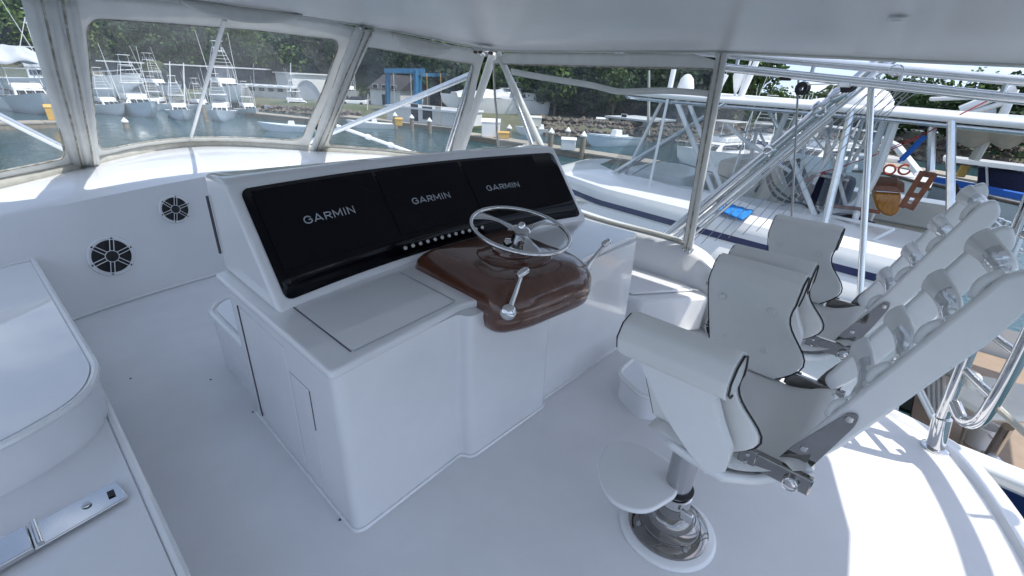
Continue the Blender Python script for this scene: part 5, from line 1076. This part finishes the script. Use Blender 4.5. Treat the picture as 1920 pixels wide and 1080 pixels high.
pod = CM_().add(pv, pf).part('wheel_pod', TEAK, sharp=0)
CM_().lathe([(.20, .925), (.20, .943), (.19, .949), (.12, .952), (.115, .965), (.001, .967)], 40, Matrix.Translation((1.66, 1.47, 0))).part('pod_plinth', TEAK, pod)
# wheel
WC = Vector((1.69, 1.46, 1.06)); tl = Matrix.Translation(WC-co) @ Matrix.Rotation(.2, 4, 'X')
wh = MB().tube([tl @ Vector((.257*math.cos(a), .257*math.sin(a), 0)) for a in [i*math.pi/32 for i in range(64)]], .0115, 14, closed=True).build('steering_wheel', CHROME, con)
for ang in (-5, 118, 236):
    a = math.radians(ang); def_ = []
    def sp_(u, v, a=a):
        r = .03+.222*u; w = (.034-.02*math.sin(math.pi*min(1, u*1.2))+.018*u**4); z = .018*math.sin(u*math.pi)-.012*(1-u)
        return tl @ Vector((r*math.cos(a)-(v-.5)*2*w*math.sin(a), r*math.sin(a)+(v-.5)*2*w*math.cos(a), z))
    MB().grid(sp_, 14, 4).build('spoke', STEEL, wh, solid=.006, sharp=50)
MB().lathe([(.05, -.014), (.052, 0), (.04, .01), (.022, .014), (.018, .03), (.012, .036), (.001, .037)], 24, tl).build('hub_nut', CHROME, wh)
MB().lathe([(.075, -.095), (.072, -.08), (.04, -.07), (.034, -.01)], 24, tl).build('column', CHROME, wh)
def lever(b, tip, label_face):
    b, tip = Vector(b)-co, Vector(tip)-co; d = (tip-b)
    lv = MB().tube([b, b+d*.5, tip], [.015, .011, .008], 12).build('throttle_lever', CHROME, con)
    M = Matrix.Translation(b) @ Vector(label_face).to_track_quat('Z', 'Y').to_matrix().to_4x4(); MB().lathe([(.033, -.02), (.036, 0), (.034, .012), (.026, .02), (.001, .024)], 24, M).build('pivot_boss', CHROME, lv)
    M = Matrix.Translation(tip) @ Vector((.9, -.15, .3)).to_track_quat('Z', 'Y').to_matrix().to_4x4(); MB().lathe([(.001, -.03), (.010, -.03), (.016, -.02), (.018, .0), (.017, .02), (.010, .032), (.001, .033)], 20, M).build('knob', CHROME, lv)
lever((1.285, 1.155, .845), (1.375, 1.165, 1.0), (-.75, -.65, .25)); lever((1.985, 1.24, .83), (2.11, 1.20, .965), (.9, -.3, .2))

# ---- seats and lockers
def locker(name, label, cat, poly, z, rr, lip=.018, rec=None, loc=(0, 0, 0)):
    t = empty(name, loc, label, cat); l = Vector(loc); pp = roundpoly([(x-l.x, y-l.y) for x, y in poly], rr, 8)
    MB().hexa([(x*.995, y, -l.z) for x, y in pp], [(x, y, z-.012) for x, y in pp]).build('moulded_base', GEL_IN, t, sharp=40)
    MB().tube([(x, y, z-.012) for x, y in pp], .016, 8, closed=True).build('rolled_edge', GEL, t)
    c = Vector((sum(p[0] for p in pp)/len(pp), sum(p[1] for p in pp)/len(pp))); q = [(c.x+(x-c.x)*.965, c.y+(y-c.y)*.965) for x, y in pp]; MB().prism(q, z-.0115, z-.004).build('lid', GEL_IN, t, bevel=.002, sharp=40); return t
locker('port_lounge', 'upper white moulded lounge seat against the port side with rounded corner', 'lounge seat', [(-1.25, 2.08), (-.30, 2.10), (-.06, 2.24), (.02, 2.45), (-.01, 3.1), (-.065, 4.30), (-1.25, 3.9)], .50, [.02, .1, .16, .16, .1, .02, .02], loc=(-.5, 3, 0))
locker('port_step_locker', 'lower white step locker at the port side with a steel hinge lying on it', 'locker', [(-1.25, 1.10), (.02, 1.12), (.02, 1.3), (.0, 2.62), (-1.25, 2.62)], .30, [.02, .14, .05, .02, .02], loc=(-.5, 1.9, 0))
locker('forward_seat', 'low white seat box fixed in front of the helm console', 'seat', [(.59, 2.43), (2.70, 2.43), (2.70, 3.04), (.66, 3.06), (.585, 2.96)], .40, [.02, .02, .15, .10, .10], loc=(1.6, 2.7, 0))
# steel hinge strap on the port locker
hs = empty('steel_strap', (-.2, 1.82, .303), 'polished steel strap with slot and screw lying on the port locker', 'strap'); ho_ = hs.location
A, B, C_, D_ = Vector((-.052, 1.885, .308)), Vector((-.036, 1.770, .308)), Vector((-.62, 1.66, .312)), Vector((-.62, 1.79, .312))
A2, B2 = A.lerp(D_, .42), B.lerp(C_, .42); up1 = Vector((0, 0, .030))
MB().hexa([A-ho_, B-ho_, B2-ho_, A2-ho_], [q-ho_+Vector((0, 0, .010)) for q in (A, B, B2, A2)]).build('strap_leaf', CHROME, hs, bevel=.003)
MB().hexa([A2-ho_, B2-ho_, C_-ho_, D_-ho_], [q-ho_+Vector((0, 0, .022)) for q in (A2, B2, C_, D_)]).build('strap_leaf', CHROME, hs, bevel=.003)
for k in range(1): f = .39+.045*k; MB().tube([A.lerp(D_, f)-ho_+Vector((0, 0, .022)), B.lerp(C_, f)-ho_+Vector((0, 0, .018))], .009, 12).build('hinge_knuckle', CHROME, hs)
q = A.lerp(B, .5).lerp(C_.lerp(D_, .5), .055)-ho_; MB().box(q.x-.010, q.x+.010, q.y-.02, q.y+.015, .0182, .0200).build('slot', BLACK, hs); q = A.lerp(B, .4).lerp(C_.lerp(D_, .5), .17)-ho_; MB().lathe([(.014, .018), (.013, .022), (.001, .023)], 16, Matrix.Translation((q.x, q.y, 0))).build('screw', STEEL, hs)

# ---- helm chairs
def superell(z0, z1, n): return [z0+(z1-z0)*i/n for i in range(n+1)]
def make_chair():
    t = empty('helm_chair', (1.50, .39, 0), 'nearest white ladder back helm chair on a steel pedestal', 'helm chair', 'ladder back helm chairs')
    MB().lathe([(.205, .001), (.20, .012), (.19, .018)], 40).build('deck_pad', GEL, t)
    MB().lathe([(.168, .018), (.168, .030), (.150, .042), (.128, .046), (.125, .060), (.112, .064), (.098, .074), (.092, .10), (.082, .115), (.068, .125), (.064, .17)], 48).build('base_flange', CHROME_REFL, t)
    for k in range(4):
        a = k*math.pi/2+.9; MB().lathe([(.012, .044), (.011, .050), (.001, .051)], 12, Matrix.Translation((.139*math.cos(a), .139*math.sin(a), 0))).build('flange_bolt', STEEL, t)
    MB().lathe([(.060, .17), (.066, .175), (.066, .215), (.060, .22)], 32).build('clamp_collar', CHROME, t); MB().box(-.075, -.055, -.10, -.05, .17, .215).build('clamp_lug', CHROME, t, bevel=.006)
    MB().lathe([(.060, .232), (.066, .236), (.066, .246), (.058, .25)], 32).build('rubber_ring', RUBBER, t)
    MB().lathe([(.0525, .15), (.0525, .64)], 36).build('pedestal_tube', STEEL, t)
    fp = roundpoly([(-.26, .02), (-.06, -.04), (.10, .03), (.12, .27), (-.02, .37), (-.22, .30), (-.32, .15)], [.08, .05, .08, .16, .2, .16, .1], 7)
    fp = [(x*.88-.05, y*.9+.01) for x, y in fp]; MB().prism(fp, .25, .275).build('footrest', GEL, t, bevel=.009, seg=3, sharp=50)
    # seat bucket
    def bowl(u, v):
        x = (u-.5)*2; y = -.375+.385*v; w = .335-.10*min(1, max(0, .5-v)/.35); zz = .668-.045*(1-abs(x)**2.5)-.02*math.sin(math.pi*v)+.09*max(0, (.3-v)/.3)**1.5
        return Vector((x*w, y, zz))
    MB().grid(bowl, 20, 14).build('seat_shell', SHELL, t, solid=.03, sharp=0)
    def cush(u, v):
        x = (u-.5)*2; e = min(1, (1-abs(x))*8)**.5*min(1, v*10)**.5*min(1, (1-v)*8)**.5
        return Vector((x*(.33-.055*min(1, max(0, .5-v)/.35)), -.365+.45*v, .688-.02*(1-abs(x)**2.5)-.012*math.sin(math.pi*v)+.03*e+.08*max(0, (.35-v)/.35)**1.5))
    MB().grid(cush, 28, 20).build('seat_cushion', UPH, t, sharp=0)
    
    # moulded arms, rolled outwards at the top, with draped pad
    prof = [(.175, 1.02), (.10, .86), (.02, .72), (-.06, .655), (-.16, .62), (-.205, .66), (-.20, .74), (-.15, .84), (-.125, .93), (-.15, 1.02)]
    def arm(s):
        # centreline of the section from the seat up and over: (x outward, z)
        def xs(z): k = max(0, (z-.62)/.42); return .315+.065*k+.02*k*k
        P = Poly([Vector((0, y, z)) for y, z in [(-.125, .648), (-.07, .685), (-.01, .75), (.05, .825), (.10, .91), (.14, 1.0), (.165, 1.045)]])
        Q = Poly([Vector((0, y, z)) for y, z in [(-.13, .63), (-.185, .685), (-.185, .755), (-.14, .85), (-.11, .93), (-.12, .995), (-.13, 1.045)]])
        def f(u, v): a = P(v); b = Q(v); q = a.lerp(b, u); q.x = s*xs(q.z); return q
        MB().grid(f, 14, 22).build('arm_panel', SHELL, t, solid=.042, sharp=0, bevel=.014, seg=3)
        # rolled pad: drapes from inside, over the top and outwards
        def roll(u, v):
            y = .18-.325*u; pts = [(x_+.04, z_+.015) for x_, z_ in [(.235, .69), (.245, .78), (.262, .88), (.275, .97), (.285, 1.03), (.31, 1.075), (.355, 1.095), (.40, 1.08), (.425, 1.04), (.415, 1.0), (.385, .975), (.36, .97)]]
            t_ = v*(len(pts)-1); i = min(int(t_), len(pts)-2); fr_ = t_-i; x = pts[i][0]+(pts[i+1][0]-pts[i][0])*fr_; z = pts[i][1]+(pts[i+1][1]-pts[i][1])*fr_
            # follow the curved front and rear edges of the arm on the inside
            if z < 1.015 and v < .5:
                k = (1.015-z)/.3; yf = .18-.09*k**1.1; yr = -.145-.06*math.sin(k*2.6)+.035*math.sin(k*6.3); y = yf+(yr-yf)*u
            return Vector((s*x, y, z))
        pad = MB().grid(roll, 18, 44).build('arm_pad', UPH, t, solid=.022, sharp=0, bevel=.006)
        MB().tube([roll(1, i/44)+Vector((0, -.006, 0)) for i in range(0, 45)], .0032, 6).build('black_piping', RUBBER, pad)
        MB().tube([roll(0, i/44)+Vector((0, .006, 0)) for i in range(0, 45)], .0022, 6).build('black_piping', RUBBER, pad)
        # filled ends of the roll
        for yy, e in ((.18, 1), (-.145, -1)):
            ol = [(s*(x+.04), z+.015) for x, z in [(.285, 1.0), (.292, 1.045), (.315, 1.075), (.355, 1.09), (.40, 1.075), (.42, 1.04), (.41, 1.0), (.385, .98), (.33, .965), (.30, .97)]]
            MB().hexa([(x, yy-.006*e, z) for x, z in ol], [(x, yy+.004*e, z) for x, z in ol]).build('roll_end', SHELL, pad)
        for y, z in ((.11, .97), (-.08, .97), (.05, .81), (-.10, .81)):
            x = .302+.10*(z-.915)-.014; M = Matrix.Translation((s*x, y, z)) @ Vector((-s, 0, .1)).to_track_quat('Z', 'Y').to_matrix().to_4x4(); MB().lathe([(.014, -.004), (.013, .004), (.008, .006), (.007, .003), (.001, .003)], 16, M).build('snap', UPH, pad)
    arm(-1); arm(1)
    # ladder back
    HY, HZ = -.335, .745; lean = Vector((0, -.34, .94)).normalized(); Lb = .71; fwd = Vector((0, lean.z, -lean.y))
    def rb(s):
        b = MB(); pr = roundpoly([(.0, -.02), (.02, .03), (.60, .03), (Lb, .03), (Lb+.035, .005), (Lb, -.042), (.60, -.054), (.1, -.044)], [.03, .03, .1, .04, .04, .06, .1, .04], 5)
        o = Vector((s*.25+.045, HY, HZ)); b.hexa([o+lean*a+fwd*c-Vector((.016, 0, 0)) for a, c in pr], [o+lean*a+fwd*c+Vector((.016, 0, 0)) for a, c in pr]); return b.build('side_rail', SHELL, t, bevel=.011, seg=3, sharp=50)
    rb(-1); rb(1)
    for i, c in enumerate((.21, .365, .52, .672)):
        def sl(u, v, c=c):
            x = (u-.5)*2; bow = .055*(1-abs(x)**2.4); return Vector((x*.245+.045, HY, HZ))+lean*(c+(v-.5)*.062*(1+.3*abs(x)**6))+fwd*(.03-bow)+fwd*.014*math.sin(math.pi*v)
        s_ = MB().grid(sl, 24, 8).build('back_slat', SHELL, t, solid=.024, sharp=0, bevel=.008)
        def fm(u, v, c=c):
            q = sl(.16+.62*u, .03+.94*v)+fwd*.0145; return q+fwd*(.0015*math.sin(u*17+v*5+i*2))
        MB().grid(fm, 40, 14).build('film_cover', FILM, s_, sharp=0)
    # hinge brackets
    for s in (-1, 1):
        x = s*.285+.02; b = MB().box(x-.012, x+.012, -.395, -.205, .688, .748).build('hinge_bracket', CHROME_REFL, t, bevel=.005)
        MB().box(x+s*.012-.004, x+s*.012+.004, -.245, -.195, .683, .753).build('bracket_plate', CHROME_REFL, b, bevel=.003)
        for z in (.703, .733): MB().lathe([(.007, 0), (.006, .004), (.001, .005)], 10, Matrix.Translation((x+s*.016, -.22, z)) @ Matrix.Rotation(s*math.pi/2, 4, 'Y')).build('screw', STEEL, b)
        MB().lathe([(.017, 0), (.017, .012), (.012, .016), (.001, .017)], 18, Matrix.Translation((x+s*.012, -.345, .715)) @ Matrix.Rotation(s*math.pi/2, 4, 'Y')).build('pull_pin', STEEL, b)
        MB().tube([(x+s*.026, -.345+.02*math.cos(a*.52), .708+.02*math.sin(a*.52)) for a in range(12)], .0022, 5, closed=True).build('pull_ring', CHROME, b)
        o = Vector((s*.272+.045, HY, HZ)); pl_ = roundpoly([(-.03, -.040), (-.035, .035), (.04, .036), (.24, .012), (.25, -.008), (.22, -.020)], [.008, .008, .01, .015, .015, .02], 4)
        MB().hexa([o+lean*a+fwd*c-Vector((.0035, 0, 0)) for a, c in pl_], [o+lean*a+fwd*c+Vector((.0035, 0, 0)) for a, c in pl_]).build('hinge_plate', CHROME_REFL, b)
        for a, c in ((.01, -.01), (.06, .012), (.225, .0)): MB().lathe([(.011, 0), (.009, .004), (.001, .0045)], 12, Matrix.Translation(o+lean*a+fwd*c+Vector((s*.0036, 0, 0))) @ Matrix.Rotation(s*math.pi/2, 4, 'Y')).build('bolt', STEEL, b)
    for c in t.children:
        if c.name.split('.')[0] in ('deck_pad', 'base_flange', 'flange_bolt', 'clamp_collar', 'clamp_lug', 'rubber_ring', 'pedestal_tube'): c.location.x -= .06
        if c.name.split('.')[0] == 'footrest': c.location.x -= .02
    return t
ch = make_chair(); ch.location = (1.585, .375, 0); ch.rotation_euler.z = math.radians(1)
ch2 = copy_tree(ch); ch2.location = (2.565, .40, 0); ch2.rotation_euler.z = math.radians(2); ch2['label'] = 'far white ladder back helm chair nearer the starboard side'

locker('step_pad', 'low white step with grey top on the deck beyond the near chair arm', 'step', [(2.17, 1.03), (2.07, .80), (2.28, .62), (2.72, .70), (2.72, 1.06)], .17, [.07, .07, .08, .05, .05], loc=(2.4, .85, 0))
# ---- steel ladder at the after starboard corner
ld = empty('bridge_ladder', (3.07, -.48, 0), 'polished steel pipe ladder standing on the after edge of the bridge deck', 'ladder')
MB().lathe([(.062, 0), (.062, .01), (.045, .018)], 20).build('foot_flange', CHROME, ld); MB().tube([(0, 0, .01), (.01, .03, .19)], .042, 20).build('foot_socket', CHROME, ld)
MB().tube([(.01, .03, .17), (.03, .10, 1.05), (.05, .17, 1.98)], .030, 16).build('side_pipe', CHROME, ld)
RP = [(.005, .02, .30), (-.06, -.03, .255), (-.12, -.065, .30), (-.15, -.075, .42), (-.155, -.065, .75), (-.15, -.02, 1.3), (-.14, .03, 1.95)]
MB().tube(bez(RP, 7), .030, 16).build('side_pipe', CHROME, ld)
for z in (.50, .74, .98, 1.22, 1.46): MB().tube([(.012+.02*z, .02+.075*z, z), (-.155, -.075+.03*z, z-.02)], .019, 12).build('rung', CHROME, ld)
rgk = MB().tube(bez([aX(1792, 705, 3.2), aX(1825, 722, 3.15), aX(1845, 745, 3.1)], 5), .012, 8).build('rag', VINYLW); tag(rgk, 'pale cord knotted round the foot of the ladder', 'cord')
o = MB().ball((0, 0, 0), .035, .03, .05).build('cloth_knot', VINYLW); o.location = aX(1826, 716, 3.1); tag(o, 'white rag knotted on the ladder', 'rag')
tag(MB().tube([aX(1850, 745, 3.0), aX(1925, 815, 2.85)], .016, 8).build('pale_line', CREAMV), 'taut cream rope running down right from the ladder', 'rope')
# small screw plugs and specks on the deck
for i, (px, py) in enumerate(((637, 975), (474, 773), (245, 710), (395, 712))):
    q = aZ(px, py, .0); o = MB().lathe([(.006, 0), (.005, .003), (.001, .0035)], 8).build('deck_screw', SEALGREY); o.location = q+Vector((0, 0, .0005)); tag(o, ['tiny dark screw on the deck at the console corner', 'tiny dark screw by the console door seam', 'tiny dark speck in the left deck', 'tiny dark speck near the forward seat'][i], 'screw')
